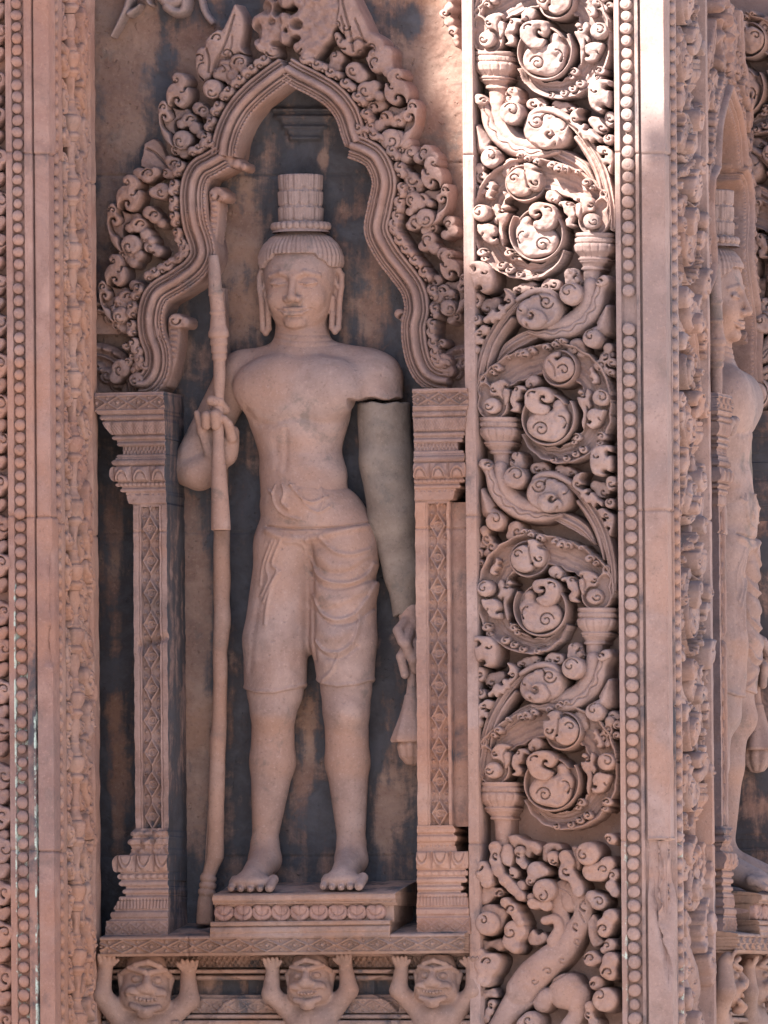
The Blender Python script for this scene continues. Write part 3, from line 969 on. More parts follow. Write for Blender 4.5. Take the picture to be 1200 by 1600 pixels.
def c5(name, circ, side, dome, hooks, par=corner, **kw):
    return cookie(name, [(*crop5(x, y), r / 5) for x, y, r in circ], side, YB, YTR, M_SCROLL, par, dome, [(*crop5(x, y), r / 5, a, d, *e) for (x, y, r, a, d, *e) in list(hooks)[:1]], 1.0, **kw)


c5('curl_leaf', [(195, 715, 95)], 40, 7, [(165, 690, 36, 270, 1, 1.6), (255, 720, 8, 0, 1)], wdt=9)
c5('leaf_cup', [(200, 680, 118), (300, 640, 40)], 24, 8, [])
c5('lobed_leaf', [(330, 550, 40), (380, 600, 48), (420, 660, 40), (445, 710, 36)], 38, 6, [(380, 605, 26, 180, 1), (430, 645, 20, 180, 1)], wdt=8)
c5('curl_leaf', [(400, 775, 88), (360, 860, 60), (400, 900, 50)], 34, 8, [(370, 780, 60, 200, -1, 1.6), (415, 755, 10, 0, 1)], wdt=9)
c5('kidney_leaf', [(185, 1040, 95), (165, 1150, 60), (245, 1000, 50), (130, 940, 34)], 38, 7, [(195, 1015, 28, 180, 1), (175, 1145, 34, 180, 1), (140, 1060, 18, 180, 1), (265, 960, 26, 90, 1)], wdt=9)
c5('kidney_leaf', [(150, 270, 44), (165, 330, 64), (185, 395, 46)], 38, 6, [(115, 275, 26, 0, 1), (180, 325, 14, 180, 1), (175, 395, 36, 180, 1)], wdt=8)
c5('lobed_leaf', [(262, 470, 36), (180, 470, 60), (150, 520, 50)], 22, 5, [(275, 480, 20, 180, 1)])
c5('acanthus_leaf', [(240, 120, 50), (240, 220, 46), (260, 300, 46), (320, 380, 46), (380, 440, 44), (440, 500, 40), (540, 560, 44), (640, 570, 48)], 30, 5, [(250, 180, 22, 90, 1), (280, 270, 20, 90, 1), (350, 400, 22, 90, 1), (425, 460, 24, 90, 1)], k=11)
c5('vine_strand', [(330, 130, 40), (330, 175, 40), (330, 220, 40), (380, 320, 40), (440, 420, 40), (520, 510, 34)], 24, 6, [(350, 300, 30, 60, 1, .4)], k=12)
c5('lobed_leaf', [(435, 150, 42), (440, 220, 34), (470, 260, 30)], 32, 5, [(430, 175, 16, 90, 1), (440, 225, 16, 90, 1)])
c5('curl_leaf', [(635, 455, 90)], 36, 8, [(620, 500, 48, 300, 1, 1.7)], wdt=9)
c5('lobed_leaf', [(560, 300, 70), (520, 380, 40), (630, 310, 34)], 30, 6, [(520, 385, 20, 40, 1)])
c5('lobed_leaf', [(695, 190, 42), (700, 230, 30)], 36, 6, [(700, 225, 16, 40, 1)])
c5('lobed_leaf', [(790, 190, 50), (830, 240, 36), (780, 290, 34), (840, 340, 40), (880, 410, 46), (900, 470, 40), (780, 340, 30)], 34, 6, [(800, 300, 26, 60, 1), (850, 360, 22, 60, 1), (880, 500, 22, 60, 1)], k=11)
c5('curl_leaf', [(975, 170, 92)], 40, 7, [(945, 180, 44, 240, -1, 1.7)], wdt=9)
c5('kidney_leaf', [(1000, 310, 74), (1060, 310, 76), (1120, 250, 60)], 33, 7, [(1095, 295, 40, 180, 1, 1.6), (930, 290, 14, 0, 1)], k=5, wdt=9)
c5('curl_leaf', [(1055, 545, 64), (1000, 500, 44)], 38, 7, [(1065, 545, 42, 220, 1, 1.7)], wdt=8)
c5('kidney_leaf', [(1150, 660, 60), (1105, 730, 64), (1100, 780, 44)], 38, 7, [(1100, 760, 30, 180, 1), (1150, 680, 30, 180, 1)], wdt=8)
c5('lobed_leaf', [(1140, 880, 50), (1100, 920, 34)], 32, 6, [(1120, 890, 24, 180, 1)])
c5('curl_leaf', [(995, 990, 62), (1060, 1000, 26)], 32, 7, [(990, 990, 30, 180, 1)])
c5('kidney_leaf', [(1150, 1000, 64), (1130, 1080, 66), (1150, 1120, 40)], 38, 7, [(1140, 1100, 30, 180, 1), (1100, 1040, 20, 180, 1), (1160, 990, 26, 180, 1)], wdt=8)
c5('low_leaf', [(1030, 1180, 58)], 26, 7, [(1010, 1190, 14, 180, 1)])
c5('curl_leaf', [(1110, 1310, 95)], 42, 7, [(1075, 1280, 60, 170, 1, 1.7)], wdt=10)
c5('lobed_leaf', [(980, 1360, 40), (975, 1430, 40), (1010, 1490, 40)], 28, 6, [(970, 1420, 18, 90, 1)])
c5('low_leaf', [(1160, 60, 40), (1130, 40, 30)], 34, 6, [(1140, 60, 20, 180, 1)])
c5('lobed_leaf', [(1170, 330, 44), (1150, 420, 46), (1180, 470, 40)], 32, 6, [(1160, 340, 22, 180, 1), (1165, 425, 20, 180, 1)])
c5('low_leaf', [(520, 1480, 80), (460, 1500, 50)], 30, 9, [(510, 1470, 30, 90, 1)])
c5('low_leaf', [(200, 1340, 34), (180, 1400, 34), (150, 1460, 34)], 14, 6, [(195, 1350, 14, 90, 1), (175, 1410, 14, 90, 1)])
foot_names = {o.name for o in bpy.data.objects if o not in n1}
FOOT_KINDS = {n_.split('.')[0] for n_ in foot_names}

n2 = set(bpy.data.objects)
for poly, side, tl in [([(330, 30), (400, 20), (470, 60), (560, 80), (600, 130), (560, 180), (520, 160), (500, 200), (460, 170), (470, 120), (420, 100), (390, 130), (350, 90)], 22, (0.1, -0.1)),
                       ([(600, 110), (650, 80), (730, 90), (760, 130), (720, 150), (690, 135), (660, 160), (640, 230), (600, 210)], 18, (0.1, 0)),
                       ([(830, 110), (880, 120), (870, 180), (900, 250), (880, 300), (850, 250), (840, 190)], 20, (0.1, 0)),
                       ([(470, 820), (520, 760), (560, 800), (600, 780), (640, 830), (580, 880), (500, 880)], 12, (0, -0.1)),
                       ([(950, 700), (1000, 640), (1040, 700), (1030, 800), (1080, 860), (1000, 900), (960, 820)], 16, (0, -0.1)),
                       ([(120, 830), (180, 850), (280, 830), (300, 900), (260, 930), (200, 900), (140, 930)], 18, (0, -0.1)),
                       ([(60, 1200), (150, 1230), (220, 1220), (240, 1290), (150, 1300), (90, 1400)], 12, (0, -0.1))]:
    poly_piece('low_leaf', [crop5(x, y) for x, y in poly], side, YB, YTR, M_SCROLL, corner, tl, 3, (), 4, 5, (), 1.0)
foot_names |= {o.name for o in bpy.data.objects if o not in n2}
FOOT_KINDS = {n_.split('.')[0] for n_ in foot_names}
# ================================================================== DOOR PIER (left)
YL = -0.27
XL = float(P(81, 800, YL)[0])
door = thing('door_pier', "projecting reddish pier with beaded front and baluster carving on its side", 'pier', (XL, YL, ZB))
JL = [240, 808, 1330]
mint = {'lichen': lambda T, V: (0.58 * smooth1(V, 850, 940) - 0.16 * smooth1(V, 1330, 1450)) * (np.abs(T - 0.95) < 0.22)}
grime_f = {'stain': lambda T, V: 0.10 + 0.22 * smooth1(V, 850, 1000)}
strip('edge_fillet', 12.5, 23.5, edge_prof(2), M_PIER, door, YL, [238, 806, 1328], attrs=mint)
strip('edge_fillet', 41, 54, edge_prof(1), M_PIER, door, YL, [240, 808, 1328], attrs={'stain': lambda T, V: 0.05 + 0.33 * smooth1(V, 950, 1080), 'lichen': lambda T, V: 0.5 * (T > 0.75) * smooth1(V, 1000, 1150)})
strip('bead_groove', 21, 43, lambda T: -8 + 0 * T, M_PIER, door, YL, JL, attrs={'stain': lambda T, V: 0.15 + 0 * T, 'lichen': lambda T, V: 0.42 * smooth1(V, 840, 980)})


def door_band():
    wf = XL - float(P(57, 800, YL)[0])
    s = np.concatenate([[-wf - 0.001, -wf], np.linspace(-wf + 0.002, -0.003, 16), [-0.001, 0.001], np.linspace(0.003, 0.040, 18), [0.0405]])
    v = np.unique(np.concatenate([np.arange(-60, 1700, 3.0)] + [[j - 2, j - 1, j, j + 1, j + 2] for j in (240, 808, 1330)]))
    S, Vv = np.meshgrid(s, v)
    z = P(np.full(v.shape, 70.0), v, YL)[..., 2]
    chip = 0.010 * smooth1(Vv, 850, 870) * (1 - smooth1(Vv, 1030, 1045)) * np.exp(-((S + 0.001) / 0.012) ** 2) * (0.8 + 0.3 * fbm(S * 120, Vv / 18.0, 31, 2))
    wear = 0.0014 * np.maximum(fbm(S * 90, Vv / 22.0, 14, 3), 0.1) * np.exp(-(S / 0.006) ** 2) + 0.0005 * fbm(S * 60, Vv / 30.0, 17, 2) + joint_cut(Vv, (240, 808, 1330), 0.004, 1.5)
    wear = wear + 0.003 * ((Vv > 240) & (Vv < 808)) + 0.001 * (Vv >= 1330)
    c = np.maximum(chip, 0) + wear
    X = np.where(S <= 0, S, 0.0); Y = np.where(S > 0, S, 0.0)
    fx = np.clip(S / 0.006 * 0.5 + 0.5, 0, 1)
    X = X - c * fx; Y = Y + c * (1 - fx)
    Y = np.where(S < -wf - 0.0005, 0.03, Y); X = np.where(S > 0.0402, -0.03, X)
    V_ = np.stack([XL + X, YL + Y, np.repeat(z[:, None], len(s), 1)], -1)
    put('corner_band', V_.reshape(-1, 3), grid_faces(len(v), len(s)), M_PIER, door)


door_band()
bead_row(door, lambda v: 26.0 + (v / 1600) * 12.5, YL + 0.004, BEADL, 18.0, 22.0)
SIDE_LEN = 0.284


def side_strip(name, s0, s1, h, mat, js):
    n_ = 10
    s = np.concatenate([[s0], np.linspace(s0, s1, n_), [s1]])
    v = np.unique(np.concatenate([np.arange(-60, 1700, 4.0)] + [[j - 2, j, j + 2] for j in js]))
    S, Vv = np.meshgrid(s, v)
    z = P(np.full(v.shape, 100.0), v, YL)[..., 2]
    H = h + 0.001 * fbm(S * 80, Vv / 25.0, 3, 2) - joint_cut(Vv, js, 0.003, 1.5)
    H[:, 0] = -0.045; H[:, -1] = -0.045
    V_ = np.stack([XL + H, YL + S, np.repeat(z[:, None], len(s), 1)], -1)
    return put(name, V_.reshape(-1, 3), grid_faces(len(v), len(s)), mat, door)


side_strip('side_fillet', 0.062, 0.084, -0.001, M_RED, [245, 815, 1330])
side_strip('side_fillet', 0.250, SIDE_LEN, 0.0, M_RED, [268, 826])
V_, F_ = box(XL - 0.6, XL - 0.036, YL + 0.036, 0.62, -0.9, 1.02)
put('pier_core', V_, F_, M_PIER, door, smooth=False)
V_, F_ = box(XL - 0.58, XL - 0.012, YL + 0.03, YL + 0.09, -0.9, 1.02)
put('bead_groove', V_, F_, M_RED, door, smooth=False)
V_, F_ = box(XL - 0.63, XL + 0.03, YL - 0.03, 0.6, ZB, -0.885)
put('pier_base', V_, F_, M_PLAIN, door, smooth=False)
pts = []
v = -12.0
while v < 1612:
    pts.append(np.array([XL - 0.006, YL + 0.049, float(P(90, v, YL)[2])])); v += 18 + 4 * v / 1600
bead_strip(door, 'bead_strip', pts, 0, M_RED)
# balusters: a stack of turned vases
bp = dense([(0, .010), (4, .013), (7, .016), (10, .0165), (13, .015), (15, .012), (18, .0125), (28, .0165), (36, .0175), (40, .016), (42, .0125), (46, .0135), (50, .0115), (55, .0095), (60, .009), (63, .0105), (66, .009), (74, .008), (84, .0085), (92, .0095), (100, .010)], 0.9)
bp = np.stack([bp[:, 0] / 1000 * 0.999, bp[:, 1]], -1)


def bal_disp(T, Z, R):
    zz = Z * 1000
    cupz = (zz > 18) & (zz < 40)
    leafz = (zz > 66) & (zz < 98)
    return R + 0.0016 * cupz * np.abs(np.cos(T * 4)) + 0.0030 * leafz * np.clip(np.cos(T * 3 + 1.0), 0, 1) * np.exp(-((zz - 84) / 10) ** 2)


V_, F_ = lathe(bp, 28, bal_disp)
BAL = make_mesh('baluster', V_, F_, M_RED)
v = -75.0
k = 0
while v < 1640:
    o = bpy.data.objects.new('baluster', BAL); COL.objects.link(o); o.parent = door
    p = P(117.0, v + 100, YL + 0.2)
    o.location = (-0.008, 0.150 + rnd.uniform(-.003, .003), float(p[2]) - ZB)
    o.rotation_euler = (0, 0, rnd.uniform(0, 6)); o.scale = (1.05, 1.05, 1.0 * rnd.uniform(0.99, 1.02))
    v += 100; k += 1
# leaf scrolls either side of the balusters, carved on the side face


def side_relief(name, fn, s0, s1, v0, v1, mat, parent, step=1.6):
    """carving on the pier's inner side: fn(S mm, V px) -> height mm above a floor 36 mm deep"""
    s = np.arange(s0, s1 + step, step); v = np.arange(v0, v1 + step, step)
    S, Vv = np.meshgrid(s, v)
    H = fn(S, Vv)
    z = P(np.full(v.shape, 110.0), v, YL + 0.2)[..., 2]
    V_ = np.stack([XL - 0.036 + H / 1000, YL + S / 1000, np.repeat(z[:, None], len(s), 1)], -1)
    F = grid_faces(len(v), len(s)); keep = (H.ravel()[F] > -7).any(1); F = F[keep]
    used = np.unique(F); mp = np.full(S.size, -1); mp[used] = np.arange(len(used))
    return put(name, V_.reshape(-1, 3)[used], mp[F], mat, parent)


def side_leaf(s, v, sc, tilt, h=30, hooks=True, mat=None):
    ct, st = math.cos(tilt), math.sin(tilt)
    circ = [(0, 0, 17), (6, 13, 15), (10, 27, 11), (-8, -12, 12), (-2, 36, 6)]
    cc = [(s + sc * (x * ct - y * st) * 1.25, v + sc * (x * st + y * ct), r * sc) for x, y, r in circ]
    fn, bb = cookie_fn(cc, h, 8, [(s - 4 * sc, v - 6 * sc, 7 * sc, 60, 1), (s + 9 * sc, v + 14 * sc, 6 * sc, 120, -1)] if hooks else [], k=5)
    side_relief('side_leaf', fn, bb[0], bb[1], bb[2], bb[3], mat or M_RED, door)


v = -20.0; k = 0
while v < 1620:
    side_leaf(218 + rnd.uniform(-6, 6), v, 1.0 * rnd.uniform(.85, 1.1), rnd.uniform(-.5, .4), 30 + rnd.uniform(-4, 5))
    side_leaf(226 + rnd.uniform(-6, 6), v + 34, 0.75, rnd.uniform(-1.2, 0.2), 24)
    side_leaf(196 + rnd.uniform(-4, 4), v + 18, 0.7, rnd.uniform(-1, 1), 26)
    side_leaf(107 + rnd.uniform(-4, 4), v + 10, 0.62, rnd.uniform(-1, 1), 30)
    side_leaf(110 + rnd.uniform(-4, 4), v + 44, 0.55, rnd.uniform(-1, 1), 26)
    v += 57; k += 1
# the pier's own scroll panel on the front, only its edge in view
fl = float(P(10, 800, YL)[0])
V_, F_ = box(fl - 0.30, fl - 0.002, YL + 0.034, YL + 0.08, -0.89, 1.01)
put('panel_floor', V_, F_, M_PIER, door, smooth=False)
for i in range(26):
    vv = -10 + i * 64 + rnd.uniform(-8, 8)
    uu = 1.0 + vv * 13 / 1600 + rnd.uniform(-3, 2)
    r_ = rnd.uniform(9, 15)
    cookie('curl_leaf', [(uu, vv, r_), (uu - 8, vv + 12, r_ * .8), (uu - 14, vv - 6, r_)], 26 + rnd.uniform(-4, 6), YL + 0.034, YL + 0.01, M_PIER, door, 7,
           [(uu - 2, vv, r_ * .55, rnd.uniform(0, 360), 1)], 1.2, k=5)
    cookie('lobed_leaf', [(uu - 2, vv + 30, r_ * .6), (uu - 10, vv + 36, r_ * .8), (uu - 24, vv + 20, r_)], 24, YL + 0.034, YL + 0.01, M_PIER, door, 6, (), 1.2, k=5)

# ================================================================== NICHE: wall, arch, columns, base
ARC_L = smooth_path([(447, 108), (424, 124), (397, 146), (375, 170), (360, 197), (352, 222), (349, 243)], 8)
ARC_L2 = smooth_path([(349, 245), (330, 256), (313, 266), (303, 287), (301, 317), (305, 350), (314, 378), (316, 400), (303, 421), (277, 440), (246, 460), (235, 492), (237, 523), (246, 550), (245, 578), (232, 599), (216, 602)], 8)
ARC_R = smooth_path([(447, 108), (468, 120), (492, 132), (520, 150), (541, 176), (551, 205), (557, 222)], 8)
ARC_R2 = smooth_path([(549, 228), (570, 236), (588, 250), (600, 283), (594, 322), (588, 360), (604, 395), (625, 423), (645, 452), (651, 483), (646, 512), (650, 550), (662, 580), (680, 594), (700, 598)], 8)
arch_poly = np.vstack([ARC_L2[::-1], ARC_L[::-1], ARC_R, ARC_R2])
out_poly = np.vstack([[(90, 604)], arch_poly, [(790, 602), (790, -90), (90, -90)]])
Y_IN, Y_OUT = 0.120, 0.095


def blobs(U, V, L):
    a = np.zeros(U.shape); w_ = np.zeros(U.shape)
    for (u, v, ru, rv, val) in L:
        g = np.exp(-(((U - u) / ru) ** 2 + ((V - v) / rv) ** 2) ** 1.5)
        a = a + g * val; w_ = w_ + g
    return a, w_


def niche_wall():
    u = np.arange(112, 764, 2.0); v = np.arange(-66, 1664, 2.0)
    U, V = np.meshgrid(u, v)
    outside = in_poly(U, V, out_poly)
    sd = np.abs(poly_sd(U, V, out_poly))
    H = np.where(outside, (Y_IN - Y_OUT) * 1000, 0.0)
    H = H + 1.2 * fbm(U / 26, V / 26, 8, 3) + 0.7 * fbm(U / 7, V / 7, 18, 2)
    inner = ~outside
    for (jv, ja, jb, dep) in [(273, 100, 780, 3.5), (832, 100, 780, 2.5), (1338, 100, 780, 2.5)]:
        line = jv + 1.2 * fbm(U / 30, V * 0, 4, 2) - (U - 400) * 0.004
        if jv == 273: line = np.where(U > 560, line - 18, line)
        H = H - dep * np.exp(-((V - line) / 1.5) ** 2)
    # worn capital carved under the arch head
    for (vv, hw, hh) in [(172, 62, 14), (183, 54, 18), (190, 44, 12), (199, 40, 16), (207, 32, 11), (216, 28, 14)]:
        H = H + inner * hh * np.exp(-((V - vv) / 4.0) ** 2) * (1 - smooth1(np.abs(U - 478), hw * 0.75, hw)) * 0.9
    # bare stone tenon mark in the head
    H = H + inner * 3 * np.exp(-((U - 503) / 5) ** 2 - ((V - 247) / 10) ** 2)
    p = P(U, V, np.float64(Y_OUT)); q = P(U, V, np.float64(Y_IN))
    p = np.where(outside[..., None], p, q)
    p[..., 1] = Y_IN - H / 1000
    # stains: inside mostly black, with bare patches; outside a dark streak under the carving
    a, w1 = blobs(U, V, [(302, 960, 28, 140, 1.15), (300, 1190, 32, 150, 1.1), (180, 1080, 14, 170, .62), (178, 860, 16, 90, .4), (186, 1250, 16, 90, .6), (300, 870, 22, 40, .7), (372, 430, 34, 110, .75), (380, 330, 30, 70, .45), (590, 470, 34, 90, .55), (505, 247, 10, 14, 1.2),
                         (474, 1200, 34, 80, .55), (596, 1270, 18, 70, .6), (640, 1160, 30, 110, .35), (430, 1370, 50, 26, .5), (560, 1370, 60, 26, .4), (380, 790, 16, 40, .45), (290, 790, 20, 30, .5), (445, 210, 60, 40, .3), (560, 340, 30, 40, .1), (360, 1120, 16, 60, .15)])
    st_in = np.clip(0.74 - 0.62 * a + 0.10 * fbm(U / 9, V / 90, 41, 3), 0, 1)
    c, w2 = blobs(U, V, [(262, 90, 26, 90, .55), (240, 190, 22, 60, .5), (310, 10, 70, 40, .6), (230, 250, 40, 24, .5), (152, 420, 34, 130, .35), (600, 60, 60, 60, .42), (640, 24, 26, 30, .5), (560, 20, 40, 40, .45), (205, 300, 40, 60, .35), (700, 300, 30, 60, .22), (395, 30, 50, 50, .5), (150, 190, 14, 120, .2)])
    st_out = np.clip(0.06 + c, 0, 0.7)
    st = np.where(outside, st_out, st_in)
    return put('niche_wall', p.reshape(-1, 3), grid_faces(len(v), len(u)), M_WALL, None, {'stain': st.ravel()})


wall = niche_wall()
tag(wall, "blackened sandstone wall at the back of the front niche behind the standing guardian", 'wall')

arch = thing('niche_arch', "double curved sandstone arch with flame leaves above the front facing guardian", 'arch', tuple(P(447, 604, 0.0)))
YA = 0.040                                       # face of the arch band


def arch_band(name, path, mitre0=None):
    """moulded band swept along the path: torus between fillets, beaded inner edge, deep soffit"""
    path = np.asarray(path, float)
    # uniform resample
    L = np.concatenate([[0], np.cumsum(np.hypot(*np.diff(path, axis=0).T))])
    n_ = int(L[-1] / 1.1)
    s = np.linspace(0, L[-1], n_)
    x = np.interp(s, L, path[:, 0]); y = np.interp(s, L, path[:, 1])
    tx = np.gradient(x); ty = np.gradient(y); q = np.hypot(tx, ty); tx /= q; ty /= q
    for _ in range(3):
        tx = np.convolve(np.pad(tx, 2, 'edge'), [.2] * 5, 'valid'); ty = np.convolve(np.pad(ty, 2, 'edge'), [.2] * 5, 'valid')
    nx, ny = ty, -tx                              # left of travel with v down
    c = np.array([-20, -20, -19.5, -17.5, -15.5, -14.8, -13.5, -12.6, -11.4, -10, -9.2, -8.2, -7.2, -5, -2.2, 0.6, 3, 4.6, 5.4, 6.4, 7.4, 9, 10.2, 11, 12, 13, 14.2, 15, 16, 17.5, 19, 20, 20.5, 20.5])
    h = np.array([-110, -3, 4, 6.5, 5, -3, -3.5, 3, 6, 4.5, -2.5, -3, 4, 11.5, 14.5, 14, 10, 4, -3, -3.5, 4, 7, 5, -3, -3.5, 2.5, 3, -3, 0.5, 3.0, 2, -2, -12, -150])
    bead = (c > 15) & (c < 19.5)
    return x, y, nx, ny, c, h, bead, s


def build_band(name, path, inner, par=None):
    x, y, nx, ny, c, h, bead, s = arch_band(name, path)
    C, S_ = np.meshgrid(c, s)
    sg = inner                                    # +1: inner side is left of travel
    U = x[:, None] + sg * nx[:, None] * C; V = y[:, None] + sg * ny[:, None] * C
    H = np.repeat(h[None, :], len(s), 0) + bead[None, :] * 3.2 * (np.abs(np.sin(S_ * math.pi / 7.2)) - 0.55)
    H = H + 0.6 * fbm(S_ / 14, C / 8, 6, 2) * (H > -5)
    p = P(U, V, YA)
    p[..., 1] = np.minimum(YA - H / 1000, 0.152)
    e0 = p[:1].copy(); e1 = p[-1:].copy(); e0[..., 1] = 0.152; e1[..., 1] = 0.152
    p = np.concatenate([e0, p, e1])
    put(name, p.reshape(-1, 3), grid_faces(len(s) + 2, len(c)), M_ARCH, par or arch)


build_band('arch_band', ARC_L, 1)
build_band('arch_band', ARC_L2, 1)
build_band('arch_band', ARC_R, -1)
build_band('arch_band', ARC_R2, -1)


def mk_arch(name, circ, side, dome=6, hooks=(), k=3.5, Yb=Y_OUT, Yt=0.04, par=None, **kw):
    if Yb > 0.1: side, Yb = side * 0.34, 0.085
    else: side = side * 0.56 + 10
    return cookie(name, circ, side, Yb, 0.04, M_ARCH, par or arch, dome, hooks, 1.0, back=Yb == 0.085, k=k, **kw)


# little upturned return where the upper lobe meets the lower ones, and round bosses on the band
mk_arch('band_cusp', [(352, 250, 11), (366, 254, 8), (378, 260, 6), (340, 247, 9)], 88, 10, k=5, Yb=0.11, Yt=0.02)
mk_arch('band_cusp', [(550, 226, 9), (541, 222, 7), (560, 234, 11), (573, 244, 10)], 88, 10, k=5, Yb=0.11, Yt=0.02)
for (u, v, r, a) in [(303, 337, 17, 0), (277, 433, 17, 40), (237, 524, 18, 20), (594, 323, 18, 200), (640, 446, 14, 140), (646, 510, 13, 180)]:
    mk_arch('band_boss', [(u, v, r), (u + 2, v + 5, r * .8)], 112, 9, [(u + r * .62, v + 3, 5, a, 1), (u - r * .6, v - 6, 5, a + 180, 1)], Yb=0.11, Yt=-0.005, wdt=9)

# row of curled beads along the outer edge
def outer_row(path, sgn, off, spacing, skip0=6):
    L = np.concatenate([[0], np.cumsum(np.hypot(*np.diff(path, axis=0).T))])
    tot = L[-1]; s = skip0
    while s < tot - 4:
        x = np.interp(s, L, path[:, 0]); y = np.interp(s, L, path[:, 1])
        x2 = np.interp(min(s + 4, tot), L, path[:, 0]); y2 = np.interp(min(s + 4, tot), L, path[:, 1])
        x1 = np.interp(max(s - 4, 0), L, path[:, 0]); y1 = np.interp(max(s - 4, 0), L, path[:, 1])
        tx, ty = x2 - x1, y2 - y1; q = math.hypot(tx, ty); tx /= q; ty /= q
        nx, ny = -ty * sgn, tx * sgn
        cx, cy = x + nx * off, y + ny * off
        r = rnd.uniform(7.2, 8.4)
        a = math.degrees(math.atan2(ty, tx))
        mk_arch('bead_leaf', [(cx - tx * 5.5, cy - ty * 5.5, r), (cx + tx * 5.5 + nx * 1.5, cy + ty * 5.5 + ny * 1.5, r * .92)], 84 + rnd.uniform(-3, 3), 8,
                [(cx - tx * 5 + nx * 3, cy - ty * 5 + ny * 3, 4, a + 180, sgn, .9), (cx + tx * 5 - nx * 4, cy + ty * 5 - ny * 4, 3.6, a, sgn, .9)], Yt=0.02, wdt=8, hw=0.9)
        s += spacing


outer_row(ARC_L, 1, 30, 22, 24)
outer_row(ARC_L2, 1, 29, 21, 12)
outer_row(ARC_R, -1, 28, 22, 24)
outer_row(ARC_R2, -1, 28, 21, 8)

# flame leaf clusters: cut outlines traced once, hooked edges, curls filling in
FLP = {
    'a': [(648, 222), (655, 195), (680, 172), (712, 168), (745, 185), (765, 222), (762, 262), (742, 296), (752, 300), (776, 282), (783, 325), (774, 378), (748, 420), (712, 440), (682, 428), (664, 400), (668, 372), (690, 372), (688, 392), (700, 398), (706, 378), (690, 358), (655, 360), (628, 384), (616, 424), (602, 380), (600, 335), (612, 296), (640, 262), (668, 250), (676, 232), (660, 240)],
    'b': [(545, 405), (566, 386), (592, 392), (606, 428), (612, 462), (634, 486), (638, 520), (618, 548), (590, 552), (572, 532), (572, 508), (588, 508), (592, 522), (602, 514), (592, 494), (566, 494), (552, 520), (556, 570), (580, 610), (618, 640), (632, 690), (652, 742), (620, 728), (580, 682), (556, 622), (542, 560), (534, 490), (536, 440)],
    'm': [(614, 424), (640, 440), (690, 452), (740, 446), (772, 470), (762, 500), (700, 520), (650, 540), (640, 600), (650, 640), (620, 636), (584, 606), (562, 566), (560, 520), (640, 520), (640, 470)]}
FLC = dict(curl=[(284, 218, 15)], mid=[(292, 187, 11), (280, 193, 7), (303, 200, 9), (312, 210, 7)], back=[(306, 168, 10), (316, 174, 9), (326, 184, 7)], low=[(272, 232, 9), (284, 240, 8)])
FLH = dict(curl=[(281, 221, 9, 60, 1, 1.7)], mid=[(298, 187, 5, 180, 1)], back=[(316, 172, 5, 180, 1)], low=[(272, 232, 4, 90, 1)])


def poly_leaf(name, poly, side, tilt=(0, 0), bev=2.6, hooks=(), dome=3.0, Yb=None, par=None, n=4, veins=()):
    """flat-faced leaf cut to an outline (pixels), edges rounded"""
    pp = smooth_path(list(poly) + [poly[0]], n)[:-1]
    c = pp.mean(0)

    def fn(U, V):
        sd = poly_sd(U, V, pp)
        t = np.clip(-sd / bev, 0, 1)
        h = side + dome * np.sqrt(np.clip(1 - (1 - t) ** 2, 0, 1)) + 2.2 * np.clip(-sd / 9, 0, 1) + (U - c[0]) * tilt[0] + (V - c[1]) * tilt[1]
        h = h - np.where(sd < 0, hook_groove(U, V, hooks), 0) + 0.8 * vn(U / 6, V / 6, 7)
        for vp, dep, wv in veins:
            h = h - dep * np.exp(-(pdist(U, V, smooth_path(vp, 6))[0] / wv) ** 2)
        return np.where(sd < 0, h, np.maximum(side - sd * 30, -10))
    return relief(name, fn, (pp[:, 0].min() - 2, pp[:, 0].max() + 2, pp[:, 1].min() - 2, pp[:, 1].max() + 2), Y_OUT if Yb is None else Yb, 0.04, M_ARCH, par or arch, 0.9)


def flame(tr, mirror_u=None, hs=1.0, smallmid=False):
    """tr = (anchor u, v, du, dv, scale, turn deg)"""
    au, av, du, dv, sc, an = tr
    ca, sa = math.cos(math.radians(an)), math.sin(math.radians(an))
    jit = [rnd.uniform(-2, 2) for _ in range(10)]

    def tf(c, q=1.0):
        x, y = (c[0] - au) * sc, (c[1] - av) * sc
        x, y = x * ca - y * sa, x * sa + y * ca
        u = au + x + du + rnd.uniform(-q, q); v = av + y + dv + rnd.uniform(-q, q)
        if mirror_u is not None: u = 2 * mirror_u - u
        return u, v

    def tfh(l):
        o = []
        for h in l:
            a_, d_ = h[3] + an, h[4]
            if mirror_u is not None: a_ = 180 - a_; d_ = -d_
            o.append((*tf(h, 0), h[2] * sc, a_, d_, *h[5:]))
        return o
    sx = -1 if mirror_u is not None else 1
    for key, side, tilt in (('a', 58, (0.10 * sx, -0.12)), ('b', 54, (0.16 * sx, -0.05)), ('m', 34, (0, 0))):
        poly = [tf((140 + x / 5, 80 + y / 5), 0.5) for x, y in FLP[key]]
        hk = tfh([(277, 124, 5, 180, -1), (283, 143, 6, 320, 1, .5)]) if key == 'a' else tfh([(256, 168, 4, 180, 1)]) if key == 'b' else ()
        poly_leaf('flame_leaf' if key != 'm' else 'leaf_stalk', poly, side + jit[0], tilt, hooks=hk)
    for nm, key, side in (('curl_leaf', 'curl', 78), ('curl_leaf', 'mid', 66), ('curl_leaf', 'back', 52), ('curl_leaf', 'low', 56)):
        mk_arch(nm, [(*tf(c), c[2] * sc * rnd.uniform(.95, 1.06)) for c in FLC[key]], side * hs + jit[4], 8, tfh(FLH[key]), k=3)


